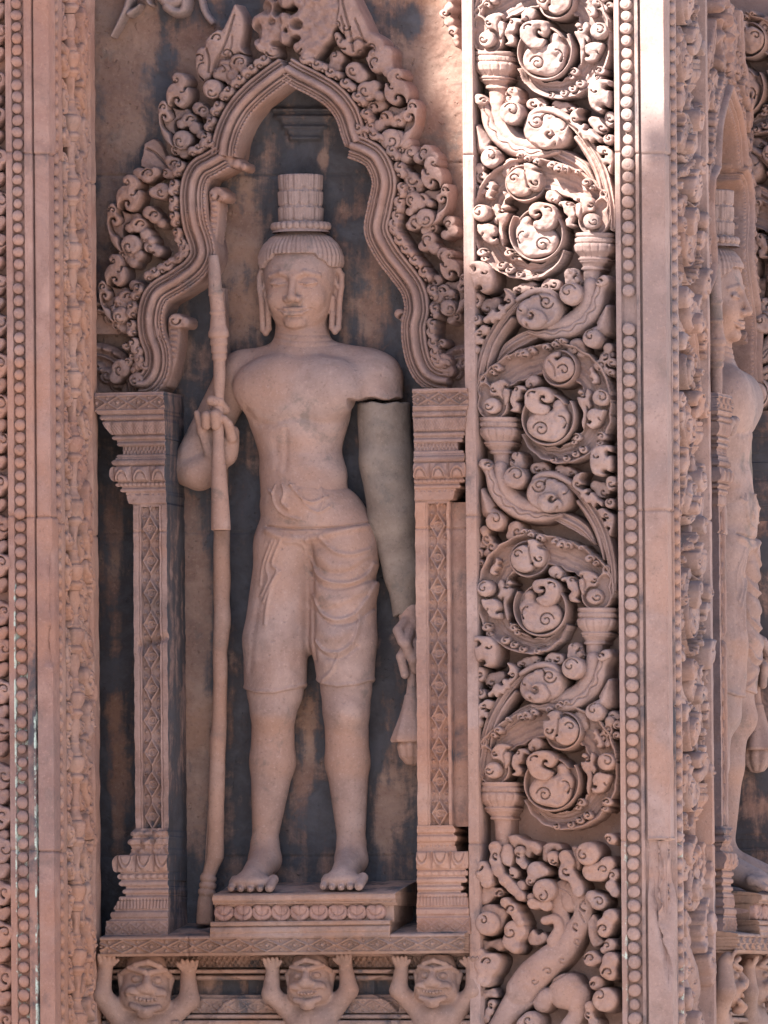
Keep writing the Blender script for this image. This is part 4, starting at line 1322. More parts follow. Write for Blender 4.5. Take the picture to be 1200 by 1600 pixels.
flame((281, 128, 0, 0, 1.0, 0))
flame((281, 128, -77, 160, 1.05, 2))
flame((281, 128, -100, 282, 0.92, -4))
AX = 447
flame((281, 128, -6, -6, 1.06, -4), AX)
flame((281, 128, -62, 130, 0.92, -6), AX)
flame((281, 128, -88, 275, 0.86, 2), AX)
# leaves below / between
mk_arch('curl_leaf', [(228, 273, 12), (214, 270, 9), (240, 268, 8)], 62, 8, [(232, 272, 7, 180, 1)])
mk_arch('curl_leaf', [(251, 298, 13), (240, 300, 9)], 66, 8, [(250, 300, 7, 60, 1, 1.6)])
mk_arch('curl_leaf', [(258, 270, 8), (266, 272, 7)], 60, 7, [(256, 270, 4, 180, 1)])
mk_arch('curl_leaf', [(270, 256, 11), (262, 250, 8)], 58, 7, [(272, 256, 5, 180, 1)])
mk_arch('curl_leaf', [(188, 476, 11), (180, 484, 8)], 66, 8, [(186, 476, 6, 90, 1)])
poly_leaf('broken_leaf', [(218, 222), (232, 214), (244, 226), (250, 240), (262, 252), (256, 266), (232, 264), (214, 258), (216, 240)], 20, (-0.3, 0.2), 2.0, veins=[([(222, 230), (236, 238), (254, 258)], 8, 1.6)], n=2)
mk_arch('curl_leaf', [(622, 188, 10), (632, 180, 9)], 66, 8, [(624, 190, 6, 60, 1)])
mk_arch('curl_leaf', [(664, 236, 11), (674, 246, 10), (652, 246, 9)], 58, 8, [(662, 238, 7, 120, 1)])
mk_arch('curl_leaf', [(640, 236, 10), (630, 246, 8)], 56, 8, [(640, 236, 6, 60, 1)])
mk_arch('curl_leaf', [(700, 346, 10), (706, 360, 9), (694, 366, 8)], 58, 8, [(700, 350, 6, 120, 1)])
mk_arch('curl_leaf', [(668, 372, 11), (660, 384, 9), (676, 388, 9)], 58, 8, [(668, 374, 7, 120, 1)])
mk_arch('curl_leaf', [(690, 396, 10), (700, 410, 9)], 60, 8, [(692, 398, 6, 60, 1)])
mk_arch('curl_leaf', [(200, 392, 10), (214, 398, 9), (206, 410, 8)], 58, 8, [(202, 394, 6, 60, 1)])
mk_arch('curl_leaf', [(232, 384, 10), (244, 392, 9)], 60, 8, [(234, 386, 6, 60, 1)])
mk_arch('curl_leaf', [(224, 372, 9), (212, 378, 7)], 52, 8, [(224, 374, 5, 60, 1)])
mk_arch('curl_leaf', [(620, 215, 12), (632, 222, 10)], 66, 8, [(620, 217, 7, 60, 1, 1.6)])
mk_arch('curl_leaf', [(645, 312, 13), (655, 318, 9)], 66, 8, [(642, 312, 7, 100, 1, 1.6)])
mk_arch('curl_leaf', [(648, 346, 12), (640, 352, 8)], 60, 8, [(648, 346, 6, 100, 1)])
mk_arch('curl_leaf', [(640, 280, 12), (652, 286, 8), (630, 268, 7)], 56, 7, [(640, 280, 6, 20, 1)])
mk_arch('curl_leaf', [(700, 462, 10), (690, 470, 8), (706, 476, 7)], 60, 7, [(698, 464, 6, 20, 1)])
# large leaves beside the apex and the crest
LT = [(330, 128, 13), (318, 112, 14), (318, 96, 16), (330, 84, 22), (345, 66, 18), (356, 48, 14), (364, 32, 9), (369, 18, 6), (372, 8, 3), (350, 90, 20)]
poly_leaf('flame_leaf', [(365.0, 8.7), (368.3, 6.5), (372.6, 13.0), (378.0, 21.7), (380.6, 34.7), (378.4, 54.2), (375.8, 71.5), (380.6, 83.4), (371.5, 82.3), (359.6, 91.0), (362.8, 101.8), (354.2, 104.0), (343.3, 103.6), (334.7, 112.7), (328.2, 114.8), (326.0, 121.3), (317.3, 127.8), (308.7, 121.3), (304.3, 108.3), (303.3, 91.0), (305.4, 80.2), (311.9, 73.7), (318.4, 72.6), (320.6, 62.8), (328.2, 54.2), (339.0, 46.6), (345.5, 47.7), (352.0, 36.8), (358.5, 23.8)], 46, (-0.06, -0.10), 4.0, [(320, 100, 16, 100, 1, .6), (333, 126, 5, 0, 1), (312, 92, 6, 200, 1), (352, 84, 7, 20, -1), (340, 60, 6, 180, 1)], 7, veins=[([(330, 116), (336, 96), (350, 70), (366, 24)], 8, 1.6), ([(322, 76), (326, 92), (324, 112)], 9, 1.4), ([(350, 92), (360, 74), (362, 56)], 6, 1.3), ([(336, 104), (342, 92), (356, 90)], 10, 3.0)])
mk_arch('curl_leaf', [(332, 139, 15)], 80, 9, [(331, 144, 8, 20, 1, 1.6)])
mk_arch('curl_leaf', [(372, 98, 14), (384, 114, 9), (362, 118, 10)], 70, 8, [(376, 98, 7, 180, 1)])
mk_arch('curl_leaf', [(348, 112, 14), (360, 124, 10), (338, 116, 8)], 62, 8, [(346, 110, 7, 180, 1)])
RT = [(536, 78, 16), (552, 84, 12), (545, 66, 20), (538, 44, 22), (530, 18, 24), (526, -10, 22), (566, 70, 14), (580, 80, 12), (556, 50, 16)]
poly_leaf('flame_leaf', [(527.5, -26.0), (542.7, -26.0), (555.7, 0.0), (566.5, 21.7), (575.2, 41.2), (579.5, 49.8), (588.2, 54.2), (599.0, 62.8), (603.4, 78.0), (602.3, 91.0), (594.7, 95.3), (592.5, 88.8), (581.7, 91.0), (579.5, 82.3), (586.0, 78.0), (581.7, 73.7), (568.7, 71.5), (562.2, 80.2), (549.2, 86.7), (536.2, 82.3), (525.4, 69.3), (521.5, 54.2), (527.5, 49.8), (536.2, 60.7), (539.4, 58.5), (529.7, 45.5), (525.4, 34.7), (529.7, 13.0)], 52, (0.05, -0.08), 4.0, [(530, 60, 12, 60, 1, .6), (540, 42, 5, 0, 1), (566, 84, 6, 180, 1), (582, 76, 6, 200, 1), (528, 40, 6, 180, 1)], 7, veins=[([(552, 80), (548, 50), (538, 10), (534, -20)], 8, 1.6), ([(532, 66), (538, 48), (534, 26)], 7, 1.4), ([(572, 80), (566, 56), (556, 30)], 7, 1.5), ([(548, 66), (560, 60), (572, 66)], 9, 2.0)])
mk_arch('flame_leaf', [(588, 90, 16), (600, 84, 14), (602, 100, 12), (588, 104, 10), (608, 112, 10)], 76, 9, [(588, 96, 7, 120, 1), (584, 84, 7, 160, 1)], k=5)
mk_arch('curl_leaf', [(524, 90, 12), (520, 104, 10)], 58, 8, [(520, 86, 6, 200, 1)])
mk_arch('curl_leaf', [(552, 110, 14), (562, 118, 12)], 66, 8, [(550, 110, 8, 60, 1, 1.6)])
mk_arch('curl_leaf', [(572, 142, 15), (584, 134, 9), (592, 150, 8)], 72, 8, [(570, 142, 9, 60, 1, 1.7)])
CR = [(444, 60, 9), (444, 30, 10), (444, 0, 12), (444, -30, 12), (420, 40, 24), (414, 66, 17), (424, 82, 10), (404, 36, 12), (470, 40, 22), (486, 24, 22), (505, 8, 26), (500, 50, 20), (487, 70, 18), (482, 88, 12), (468, 74, 10), (512, 30, 18), (420, 10, 12), (478, -10, 26), (412, -20, 12)]


def crest_extra(U, V, h):
    h = np.where(h > 0, h + 10 * np.exp(-((U - 444 - (V < 60) * 0.5) / 4.5) ** 2) + 3 * fbm(U / 14, V / 14, 2, 3), h)
    for (u, v, ru, rv, d) in [(463, 38, 8, 7, 26), (462, 60, 6, 5, 22), (430, 68, 6, 4, 24), (432, 15, 5, 10, 30), (402, 52, 6, 14, 22), (415, 12, 8, 10, 20), (495, -8, 8, 8, 16), (425, 34, 5, 5, 10)]:
        h = np.where(h > 0, h - d * np.exp(-(((U - u) / ru) ** 2 + ((V - v) / rv) ** 2) ** 2), h)
    return h


mk_arch('crest', CR, 70, 12, [(458, 72, 9, 20, 1), (428, 78, 8, 160, -1), (413, 96, 3, 0, 1), (491, 92, 3, 0, 1)], k=6, extra=crest_extra, wdt=14)
# inner crest pieces hanging off the lower curves
def inner_strip(path, rad, side=26):
    pp = smooth_path(path, 8)

    def fn(U, V):
        d, t, s, L = pdist(U, V, pp)
        R = np.interp(t, np.linspace(0, 1, len(rad)), rad)
        h = side + 8 * np.sqrt(np.clip(1 - (d / R) ** 2, 0, 1)) + 3.5 * (np.abs(np.sin(t * L * math.pi / 9)) - .5) * (d < R * .6)
        return np.where(d < R, h, np.maximum(side - (d - R) * 30, -10))
    relief('inner_crest', fn, (pp[:, 0].min() - 12, pp[:, 0].max() + 12, pp[:, 1].min() - 12, pp[:, 1].max() + 12), 0.085, 0.055, M_ARCH, arch, 1.0, back=True)


inner_strip([(334, 303), (336, 325), (334, 350), (333, 378)], [9, 8, 8, 5])
mk_arch('curl_leaf', [(336, 302, 11), (346, 306, 8)], 98, 8, [(330, 306, 6, 0, 1)], Yb=0.13, Yt=0.04)
inner_strip([(272, 505), (272, 530), (268, 560), (258, 598)], [10, 10, 9, 7])
mk_arch('curl_leaf', [(273, 501, 12), (286, 503, 8)], 98, 8, [(270, 500, 6, 0, 1)], Yb=0.13, Yt=0.04)
mk_arch('curl_leaf', [(622, 490, 8), (632, 496, 10), (634, 510, 8)], 98, 8, [(630, 496, 5, 180, 1)], Yb=0.13, Yt=0.04)
mk_arch('curl_leaf', [(577, 318, 6), (582, 304, 6), (580, 334, 6)], 98, 6, (), Yb=0.13, Yt=0.04)

# half rosettes filling the corners above the capitals
def rosette(cu, cv, sg, R=66):
    def fn(U, V):
        x = (U - cu) * sg; y = V - cv
        rr = np.hypot(x, y); an = np.arctan2(-y, x)
        h = np.full(U.shape, 22.0)
        h = h + 16 * np.exp(-((rr - R + 8) / 5) ** 2) + 5 * np.exp(-((rr - R + 8) / 5) ** 2) * np.sin(an * 26)
        h = h + 12 * np.exp(-((rr - R + 20) / 3) ** 2)
        h = h + 14 * np.sqrt(np.clip(1 - (np.hypot(x - 22, y + 26) / 14) ** 2, 0, 1)) + 14 * np.sqrt(np.clip(1 - (np.hypot(x - 8, y + 38) / 11) ** 2, 0, 1)) + 13 * np.sqrt(np.clip(1 - (np.hypot(x - 36, y + 12) / 11) ** 2, 0, 1))
        h = h - hook_groove(U, V, [(cu + sg * 22, cv - 26, 9, 60, sg, 1.6), (cu + sg * 8, cv - 38, 6, 60, sg), (cu + sg * 36, cv - 12, 6, 60, sg)], 8, 1.1)
        ok = (rr < R) & (y < 1) & (x > -8)
        return np.where(ok, h, -10)
    x0, x1 = (cu - 10, cu + R + 2) if sg > 0 else (cu - R - 2, cu + 10)
    relief('corner_rosette', fn, (x0, x1, cv - R - 2, cv + 2), Y_OUT, 0.05, M_ARCH, arch, 1.0)


rosette(141, 612, 1, 78)
rosette(148, 520, 1, 56)
rosette(729, 606, -1, 70)
mk_arch('curl_leaf', [(188, 576, 15), (180, 590, 10)], 74, 8, [(186, 578, 8, 90, 1, 1.6)], Yt=0.03)
mk_arch('curl_leaf', [(214, 594, 12)], 84, 8, [(212, 594, 8, 0, 1, 1.6)], Yt=0.02)
mk_arch('curl_leaf', [(692, 566, 14), (700, 580, 10)], 74, 8, [(694, 568, 8, 90, -1, 1.6)], Yt=0.03)
for (u, v) in [(196, 540), (206, 556), (200, 566), (212, 572), (680, 540), (672, 550), (684, 552), (676, 562), (690, 536)]:
    mk_arch('bead_leaf', [(u, v, 7)], 70 + rnd.uniform(-6, 6), 6, [(u, v, 4, rnd.uniform(0, 360), 1)], Yt=0.03)

# ---------------------------------------------------------------- columns
def column(label, u_in, sgn, dv, vmax, name='niche_column'):
    """sgn -1: mouldings step out to the left of the flush inner edge, +1 to the right"""
    x_in = float(P(u_in, 620, 0.0)[0])
    root = thing(name, label, 'column', (x_in, 0.0, float(P(u_in, 1462, 0.0)[2])), 'carved columns beside the niches')

    def seg(nm, rows, orn=None, step=1.4, stain=None, yb=0.152):
        vs, ex, pr = [], [], []
        for (a, b, e0, e1, p0, p1, bul) in rows:
            n_ = max(3, int((b - a) / step))
            t = np.linspace(0, 1, n_)
            bu = bul * np.sqrt(np.clip(1 - (2 * t - 1) ** 2, 0, 1))
            vs += list(a + (b - a) * t); ex += list(e0 + (e1 - e0) * t + bu); pr += list(p0 + (p1 - p0) * t + bu)
        vs = np.array(vs) + dv; ex = np.array(ex); pr = np.array(pr) * 0.6 - 6
        if sgn > 0: ex = np.minimum(ex, 79 + 0.25 * (ex - 79))
        n_ = 80
        t = np.linspace(0, 1, n_)
        col_t = np.concatenate([[0, 0.0], t, [1, 1]])
        front = np.concatenate([[0, 1], np.ones(n_), [1, 0]])
        T, VV = np.meshgrid(col_t, vs)
        E = ex[:, None]; PR = pr[:, None]
        S = T * E
        H = PR + np.zeros_like(T)
        if orn is not None: H = H + orn(S, VV - dv, E)
        H = H + 0.5 * fbm(S / 9 + u_in, VV / 9, 5, 2)
        Y = np.where(front[None, :] > 0, -H / 1000, yb)
        Y[:, 1] += 0.0015; 
        z = P(np.full(vs.shape, float(u_in)), vs, 0.0)[..., 2]
        X = x_in + sgn * S / KX / 1000 + 0.0006 * fbm(VV / 12, T * 3, 8, 2)
        V_ = np.stack([X, Y, np.repeat(z[:, None], T.shape[1], 1)], -1)
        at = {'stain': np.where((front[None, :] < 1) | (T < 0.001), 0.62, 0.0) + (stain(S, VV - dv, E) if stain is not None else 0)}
        V_, F_ = V_.reshape(-1, 3), grid_faces(len(vs), T.shape[1])
        cap0 = V_[:T.shape[1]]; capn = V_[-T.shape[1]:]
        return put(nm, V_, F_, M_RED if sgn > 0 else M_ARCH, root, {k: v_.ravel() for k, v_ in at.items()})

    def cap_orn(S, V, E):
        h = np.zeros(S.shape)
        b = (V > 618) & (V < 638)
        h = h + b * (-6 + 8 * loz(S + 8, V - 628, 33, 20))
        h = h + ((V > 648) & (V < 655)) * 1.0 * np.sin(S * 1.8)
        b = (V > 657) & (V < 678)
        h = h + b * (2.5 * np.abs(np.sin(S * math.pi / 17)) + 1.2 * np.sin(S * 1.4) * np.sin(V * 0.9))
        b = (V > 697) & (V < 708)
        h = h + b * (2.0 * np.sin(S * 1.1) * np.sin((V - 697) * 0.55))
        h = h + ((V > 716) & (V < 726)) * 1.1 * np.sin(S * 2.0 + V)
        b = (V > 728) & (V < 751)
        x = ((S + 4) / 29.0) % 1.0 - 0.5
        L_ = np.hypot(x * 2.3, (V - 752) / 24.0)
        h = h + b * (5 * np.exp(-((L_ - 0.78) / 0.13) ** 2) + 4.0 * (L_ < 0.58) - 4 * np.exp(-((np.abs(x) - 0.5) / 0.06) ** 2))
        h = h + ((V > 752) & (V < 758)) * 1.0 * np.sin(S * 0.9)
        return h

    seg('capital', [(612, 616, 108, 110, 20, 22, 0), (616, 641, 110, 110, 22, 22, 0), (641, 646, 109, 104, 21, 17, 0), (646, 648, 101, 101, 14, 14, 0), (648, 655, 99, 99, 17, 17, 2.5), (655, 657, 95, 95, 12, 12, 0),
                    (657, 678, 98, 84, 15, 8, 2), (678, 680, 80, 80, 5, 5, 0), (680, 686, 82, 82, 9, 9, 2.5), (686, 690, 77, 77, 5, 5, 0), (690, 696, 74, 74, 7, 7, 2.5), (696, 709, 68, 69, 2, 3, 0), (709, 714, 76, 76, 8, 8, 2), (714, 717, 79, 79, 9, 9, 0), (717, 726, 80, 80, 11, 11, 4),
                    (726, 728, 78, 78, 7, 7, 0), (728, 751, 84, 82, 12, 10, 5), (751, 753, 76, 76, 6, 6, 0), (753, 759, 77, 77, 7, 7, 2.5), (759, 762, 70, 70, 3, 3, 0), (762, 768, 70, 70, 5, 5, 2.5), (768, 772, 64, 64, 2, 2, 0), (772, 786, 62, 59, 2, 1, 1), (786, 791, 55, 52, -2, -4, 0)], cap_orn)

    def shaft_orn(S, V, E):
        x = S - 27.0
        if sgn > 0: x = S - 34.0
        hw = 15.0
        inn = smooth1(hw - np.abs(x), 0, 1.5)
        y = V / 50.0
        cell = np.floor(y); yy = (y - cell - 0.5)
        L_ = np.abs(x) / 13.0 + np.abs(yy) * 2 / 0.9
        h = -12 + 11.5 * np.exp(-((L_ - 0.86) / 0.17) ** 2) + 5.5 * np.exp(-((np.hypot(x, yy * 50) - 5.5) / 2.2) ** 2) + 4.5 * np.exp(-(np.hypot(x, yy * 50) / 2.0) ** 2)
        e2 = np.hypot(np.abs(x) - 10, (0.5 - np.abs(yy)) * 50 - 7)
        h = h + 5.5 * np.exp(-(e2 / 3.0) ** 2) + 4.5 * np.exp(-(np.hypot(x, (0.5 - np.abs(yy)) * 50) / 3.2) ** 2)
        h = np.minimum(h, 0.5)
        g = -1.8 * np.exp(-((np.abs(x) - hw - 2.5) / 0.9) ** 2)
        brk = -9 * np.exp(-((V - 1003 - 0.3 * (S - 26)) / 6) ** 2) * (np.abs(x + 4) < 24) * (sgn < 0) + joint_cut(V, [830], -3, 1.5)
        wear = smooth1(fbm(S / 30, V / 50, 3, 2), 0.2, 0.9)
        ret = -22.0 * smooth1(S, 52.5, 55) if sgn > 0 else 0.0
        return inn * h * (1 - 0.5 * wear) + g + brk + ret

    seg('shaft', [(789, 1296, 53 if sgn < 0 else 76, 53 if sgn < 0 else 76, 0, 0, 0)], shaft_orn, 1.2, stain=lambda S, V, E: 0.5 * smooth1(V, 1262, 1290) * (S < 40) if sgn < 0 else 0.34 * (S > 53))

    def base_orn(S, V, E):
        h = np.zeros(S.shape)
        b = (V > 1336) & (V < 1362)
        x = ((S + 6) / 29.0) % 1.0 - 0.5
        L_ = np.hypot(x * 2.3, (V - 1334) / 27.0)
        h = h + b * (5 * np.exp(-((L_ - 0.80) / 0.13) ** 2) + 4.0 * (L_ < 0.6) - 4 * np.exp(-((np.abs(x) - 0.5) / 0.06) ** 2))
        h = h + ((V > 1365) & (V < 1373)) * 1.2 * np.sin(S * 0.55)
        h = h + ((V > 1405) & (V < 1420)) * 1.3 * np.sin(S * 1.2)
        h = h + ((V > 1440) & (V < 1460)) * (-2 + 3.5 * loz(S, V - 1450, 24, 18))
        if sgn < 0: h = h + 3.5 * fbm(S / 9, V / 7, 21, 3) * (V < 1334)
        return h

    seg('base', [(1294, 1298, 54, 58, 2, 5, 0), (1298, 1306, 58, 58, 5, 5, 2), (1306, 1310, 56, 58, 3, 4, 0), (1310, 1320, 60, 60, 7, 7, 3), (1320, 1326, 60, 58, 5, 4, 0), (1326, 1335, 60, 62, 4, 6, 0), (1335, 1362, 80, 83, 12, 14, 5), (1362, 1365, 76, 76, 8, 8, 0), (1365, 1373, 78, 78, 9, 9, 2.5), (1373, 1376, 75, 75, 7, 7, 0), (1376, 1384, 75, 75, 9, 9, 3),
                 (1384, 1389, 68, 68, 5, 5, 0), (1389, 1396, 70, 70, 8, 8, 2.5), (1396, 1400, 68, 68, 6, 6, 0), (1400, 1407, 76, 76, 10, 10, 2.5), (1407, 1420, 80, 86, 12, 15, 0), (1420, 1424, 84, 84, 13, 13, 0), (1424, 1434, 88, 88, 17, 17, 2.5), (1434, 1438, 88, 94, 16, 18, 0), (1438, vmax, 97, 100, 20, 20, 0)], base_orn,
        stain=lambda S, V, E: 0.42 * (1 - smooth1(V, 1300, 1335)) * (sgn < 0))
    return root


colL = column("left sandstone column of the front niche, next to the tall staff", 257.5, -1, 0, 1464, 'niche_column')
colR = column("right sandstone column of the front niche, next to the scroll panel", 645.5, 1, -4, 1464, 'niche_column')
for o in [c for c in colR.children]: o.data.materials[0] = M_ARCH if o.name.startswith('capital') else M_RED

# ---------------------------------------------------------------- plinth, ledge and base mouldings
plinth = thing('statue_plinth', "low plinth with a row of lotus petals under the front guardian's feet", 'plinth', tuple(P(478, 1458, 0.02)))


def bar(name, u0, u1, rows, Yf, par, mat, orn=None, yb=0.152, top=True, step=1.3, ustep=1.3, attrs=None, topv=None):
    """horizontal moulding: rows (v0, v1, p0, p1, bulge) in pixels / mm, closed at both ends"""
    vs, pr = [], []
    for (a, b, p0, p1, bul) in rows:
        n_ = max(3, int((b - a) / step)); t = np.linspace(0, 1, n_)
        vs += list(a + (b - a) * t); pr += list(p0 + (p1 - p0) * t + bul * np.sqrt(np.clip(1 - (2 * t - 1) ** 2, 0, 1)))
    vs = np.array(vs); pr = np.array(pr)
    ys = np.full(vs.shape, Yf)
    n_ = max(6, int((u1 - u0) / ustep)); u = np.linspace(u0, u1, n_)
    Uc = np.concatenate([[u0, u0], u, [u1, u1]]); fr = np.concatenate([[0, 1], np.ones(n_), [1, 0]])
    U, V = np.meshgrid(Uc, vs)
    H = pr[:, None] + np.zeros_like(U) + 0.7 * fbm(U / 9, V / 9, 12, 2)
    if orn is not None: H = H + orn(U, V)
    p = P(U, V, Yf)
    # keep straight ends
    xa = float(P(u0, vs[0], Yf)[0]); xb = float(P(u1, vs[0], Yf)[0])
    tt = (U - u0) / (u1 - u0)
    p[..., 0] = xa + (xb - xa) * tt
    zc = P(np.full(vs.shape, 0.5 * (u0 + u1)), vs, Yf)[..., 2]
    p[..., 2] = zc[:, None]
    p[..., 1] = np.where(fr[None, :] > 0, Yf - H / 1000, yb)
    # sloping weathered top and flat bottom
    topr = p[0].copy(); topr[:, 1] = yb; topr[:, 2] += (topv if topv is not None else 0.0)
    botr = p[-1].copy(); botr[:, 1] = yb
    mids = [p[0] * (1 - q) + topr * q for q in (1, .75, .5, .25, .08)]
    for i in (1, 2, 3): mids[i][:, 2] += 0.0015 * fbm(p[0][:, 0] * 60, p[0][:, 0] * 0 + i, 2, 2)
    pp = np.concatenate([np.stack(mids), p, botr[None]])
    at = None
    if attrs:
        full = np.concatenate([np.full((5, U.shape[1]), 1.0), np.zeros(U.shape), np.zeros((1, U.shape[1]))])
        at = {k: (full * a) .ravel() for k, a in attrs.items()}
    return put(name, pp.reshape(-1, 3), grid_faces(len(pp), U.shape[1]), mat, par, at)


bar('slab', 336, 622, [(1396, 1399, 12, 17, 0), (1399, 1407, 17, 17, 1), (1407, 1409, 14, 14, 0), (1409, 1412, 12, 12, 1.5), (1412, 1416, 6, 2, 0)], -0.012, plinth, M_BASE,
    orn=lambda U, V: ((V > 1408) & (V < 1414)) * 0.8 * np.sin(U * 2.1), topv=0.024, attrs={'stain': 0.30})
for i in range(9):
    uu = 351 + i * 29.6
    mk = cookie('petal', [(uu - 6, 1427, 9.5), (uu + 6, 1427, 9.5), (uu, 1431, 9.5), (uu - 6, 1421, 8), (uu + 6, 1421, 8)], 34, 0.02, -0.012, M_PIER, plinth, 6, (), 1.0, k=5,
                extra=lambda U, V, h, uu=uu: h - 3.0 * np.exp(-((np.hypot((U - uu) * 1.0, V - 1420) - 10.5) / 1.0) ** 2) * (V > 1420) - 1.5 * np.exp(-((U - uu) / 1.0) ** 2))
bar('petal_ground', 338, 618, [(1413, 1442, 10, 10, 0)], 0.0, plinth, M_BASE, topv=0.0, attrs={'stain': 0.3})
bar('foot_moulding', 333, 614, [(1439, 1441, 16, 18, 0), (1441, 1446, 18, 18, 1.5), (1446, 1448, 14, 14, 0), (1448, 1457, 18, 20, 1), (1457, 1464, 20, 22, 0)], -0.008, plinth, M_BASE, topv=0.008, attrs={'stain': 0.25})

ledge = thing('niche_ledge', "long ledge with a carved lozenge band beneath the front guardian", 'ledge', tuple(P(440, 1492, 0.0)))
lz = lambda U, V: ((V > 1466) & (V < 1488)) * (-6.0 + 8.5 * loz(U + 3 * np.sin(U / 90), V - 1477, 44, 21)) - 4 * np.exp(-((U - 298) / 1.6) ** 2)
bar('lozenge_band', 160, 730, [(1462, 1466, 16, 18, 0), (1466, 1488, 18, 18, 0), (1488, 1492, 17, 14, 0)], -0.012, ledge, M_BASE, orn=lz, topv=0.028, attrs={'stain': 0.42})

basem = thing('base_moulding', "stepped base mouldings behind the small figures under the front ledge", 'moulding', tuple(P(440, 1700, 0.03)))


def base_fn(U, V):
    h = np.zeros(U.shape)
    rows = [(1484, 1494, 34), (1494, 1512, 26), (1514, 1521, 40), (1524, 1531, 30), (1531, 1553, 4), (1553, 1560, 22), (1560, 1583, 32), (1585, 1592, 38), (1594, 1602, 44), (1602, 1640, 30), (1640, 1700, 50)]
    for a, b, hh in rows:
        t = np.clip((V - a) / (b - a), 0, 1)
        m_ = (V >= a) & (V < b)
        h = np.where(m_, hh + (3 * np.sqrt(np.clip(1 - (2 * t - 1) ** 2, 0, 1)) if b - a < 10 else 0), h)
    # projecting block at the middle, stepping inwards as it goes down
    for c, w0 in ((482, 150), (225, 60), (690, 70)):
        ww = np.interp(V, [1490, 1513, 1522, 1532, 1553, 1565, 1590, 1640], [w0, w0 * .93, w0 * .84, w0 * .66, w0 * .66, w0 * .85, w0, w0])
        h = h + 14 * (np.abs(U - c) < ww)
    b = (V > 1494) & (V < 1512)
    h = h + b * 3.5 * (np.sin(U * 0.72) * np.sin((V - 1494) * 0.5) + 0.6 * np.sin(U * 1.7 + V))
    b = (V > 1562) & (V < 1582)
    h = h + b * (4 * loz(U, V - 1572, 30, 20) - 2)
    return h + 0.8 * fbm(U / 8, V / 8, 3, 2)


relief('moulding_course', base_fn, (150, 745, 1484, 1700), 0.075, 0.04, M_BASE, basem, 1.3, attrs={'stain': lambda U, V: 0.10 + 0.30 * ((V > 1531) & (V < 1555)) + 0.18 * (V > 1500)})
V_, F_ = box(float(P(120, 800, 0.1)[0]), float(P(760, 800, 0.1)[0]), 0.05, 0.25, ZB, -0.86)
put('plain_course', V_, F_, M_PLAIN, basem, smooth=False)

# fragments of flying figures at the top of the wall
fly = thing('flying_figure', "legs and sash of a small carved flying figure at the top left of the wall", 'relief', tuple(P(230, 30, 0.09)))


def fly_body(U, V):
    H = np.full(U.shape, -10.0)
    for pts, rr in [([(178, 57), (192, 30), (204, 0), (206, -40)], [2.5, 5, 8, 12]), ([(204, 22), (216, 14), (222, 8)], [6, 5, 2]), ([(300, -30), (284, -2), (264, 4), (250, -10)], [14, 12, 10, 9]), ([(264, 10), (276, 19), (290, 14), (292, -20)], [10, 8, 8, 9]), ([(232, -10), (234, 3), (238, 8)], [6, 5, 3])]:
        pp = smooth_path(pts, 6); d, t, s, L = pdist(U, V, pp)
        R = np.interp(t, np.linspace(0, 1, len(rr)), rr)
        H = np.maximum(H, np.where(d < R, 12 + 22 * np.sqrt(np.clip(1 - (d / R) ** 2, 0, 1)), -10))
    return H


relief('legs_and_sash', fly_body, (160, 330, -60, 64), Y_OUT, 0.08, M_FIG, fly, 1.0)
tend = thing('tendril_relief', "worn carved tendril rising beside the flying figure near the top edge", 'relief', tuple(P(322, 30, 0.09)))


def ten(U, V):
    pp = smooth_path([(312, -40), (314, 0), (320, 20), (330, 34)], 8); d, t, s, L = pdist(U, V, pp)
    return np.where(d < 5, 10 + 6 * np.sqrt(np.clip(1 - (d / 5) ** 2, 0, 1)), -10)


relief('stem', ten, (300, 340, -60, 44), Y_OUT, 0.08, M_FIG, tend, 1.0)
fly2 = thing('foliage_relief', "carved foliage drop hanging beside the sunlit pier at the top of the wall", 'relief', tuple(P(700, 30, 0.06)))
mk_arch('hanging_leaf', [(702, -6, 9), (700, 12, 8), (694, 22, 7), (700, 34, 8), (706, 48, 8), (710, 60, 6), (712, 68, 5), (690, 20, 5)], 60, 8, [(694, 20, 4, 0, 1), (706, 50, 4, 90, 1)], k=5, Yb=Y_OUT, Yt=0.05, par=fly2)
# ================================================================== GUARDIAN STATUE
def pxz(pts, Y=30.0):
    """pixel polyline -> (x, z) millimetres on a plane Y mm deep"""
    q = np.array([B(u, v, Y) for u, v in pts]); return q[:, [0, 2]]


guard = thing('guardian_statue', "standing stone guardian facing front in the niche, grey repaired arm on its left", 'statue', tuple(P(470, 1396, 0.05)), 'guardian statues')
H0 = B(469, 441, 84)                               # between the ears, at eye level


def hd(x, f, z): return H0 + np.array([x, -f, z])


def prims_torso(F, g=0.0):
    C = lambda a, b, r1, r2=None, k=10, **q: F.cap(B(*a), B(*b), r1 + g, (r1 if r2 is None else r2) + g, k, **q)
    E = lambda c, r, k=12, **q: F.ell(B(*c), np.array(r) + g, k, **q)
    E((467, 632, 82), (84, 66, 92), 10)
    E((424, 606, 49), (62, 36, 48), 22)
    E((512, 606, 49), (60, 36, 48), 22)
    C((392, 578, 92), (560, 576, 92), 30, 30, 22)
    E((469, 705, 86), (64, 58, 80), 22)
    E((475, 745, 80), (69, 58, 52), 18)
    E((468, 775, 78), (60, 62, 40), 16)


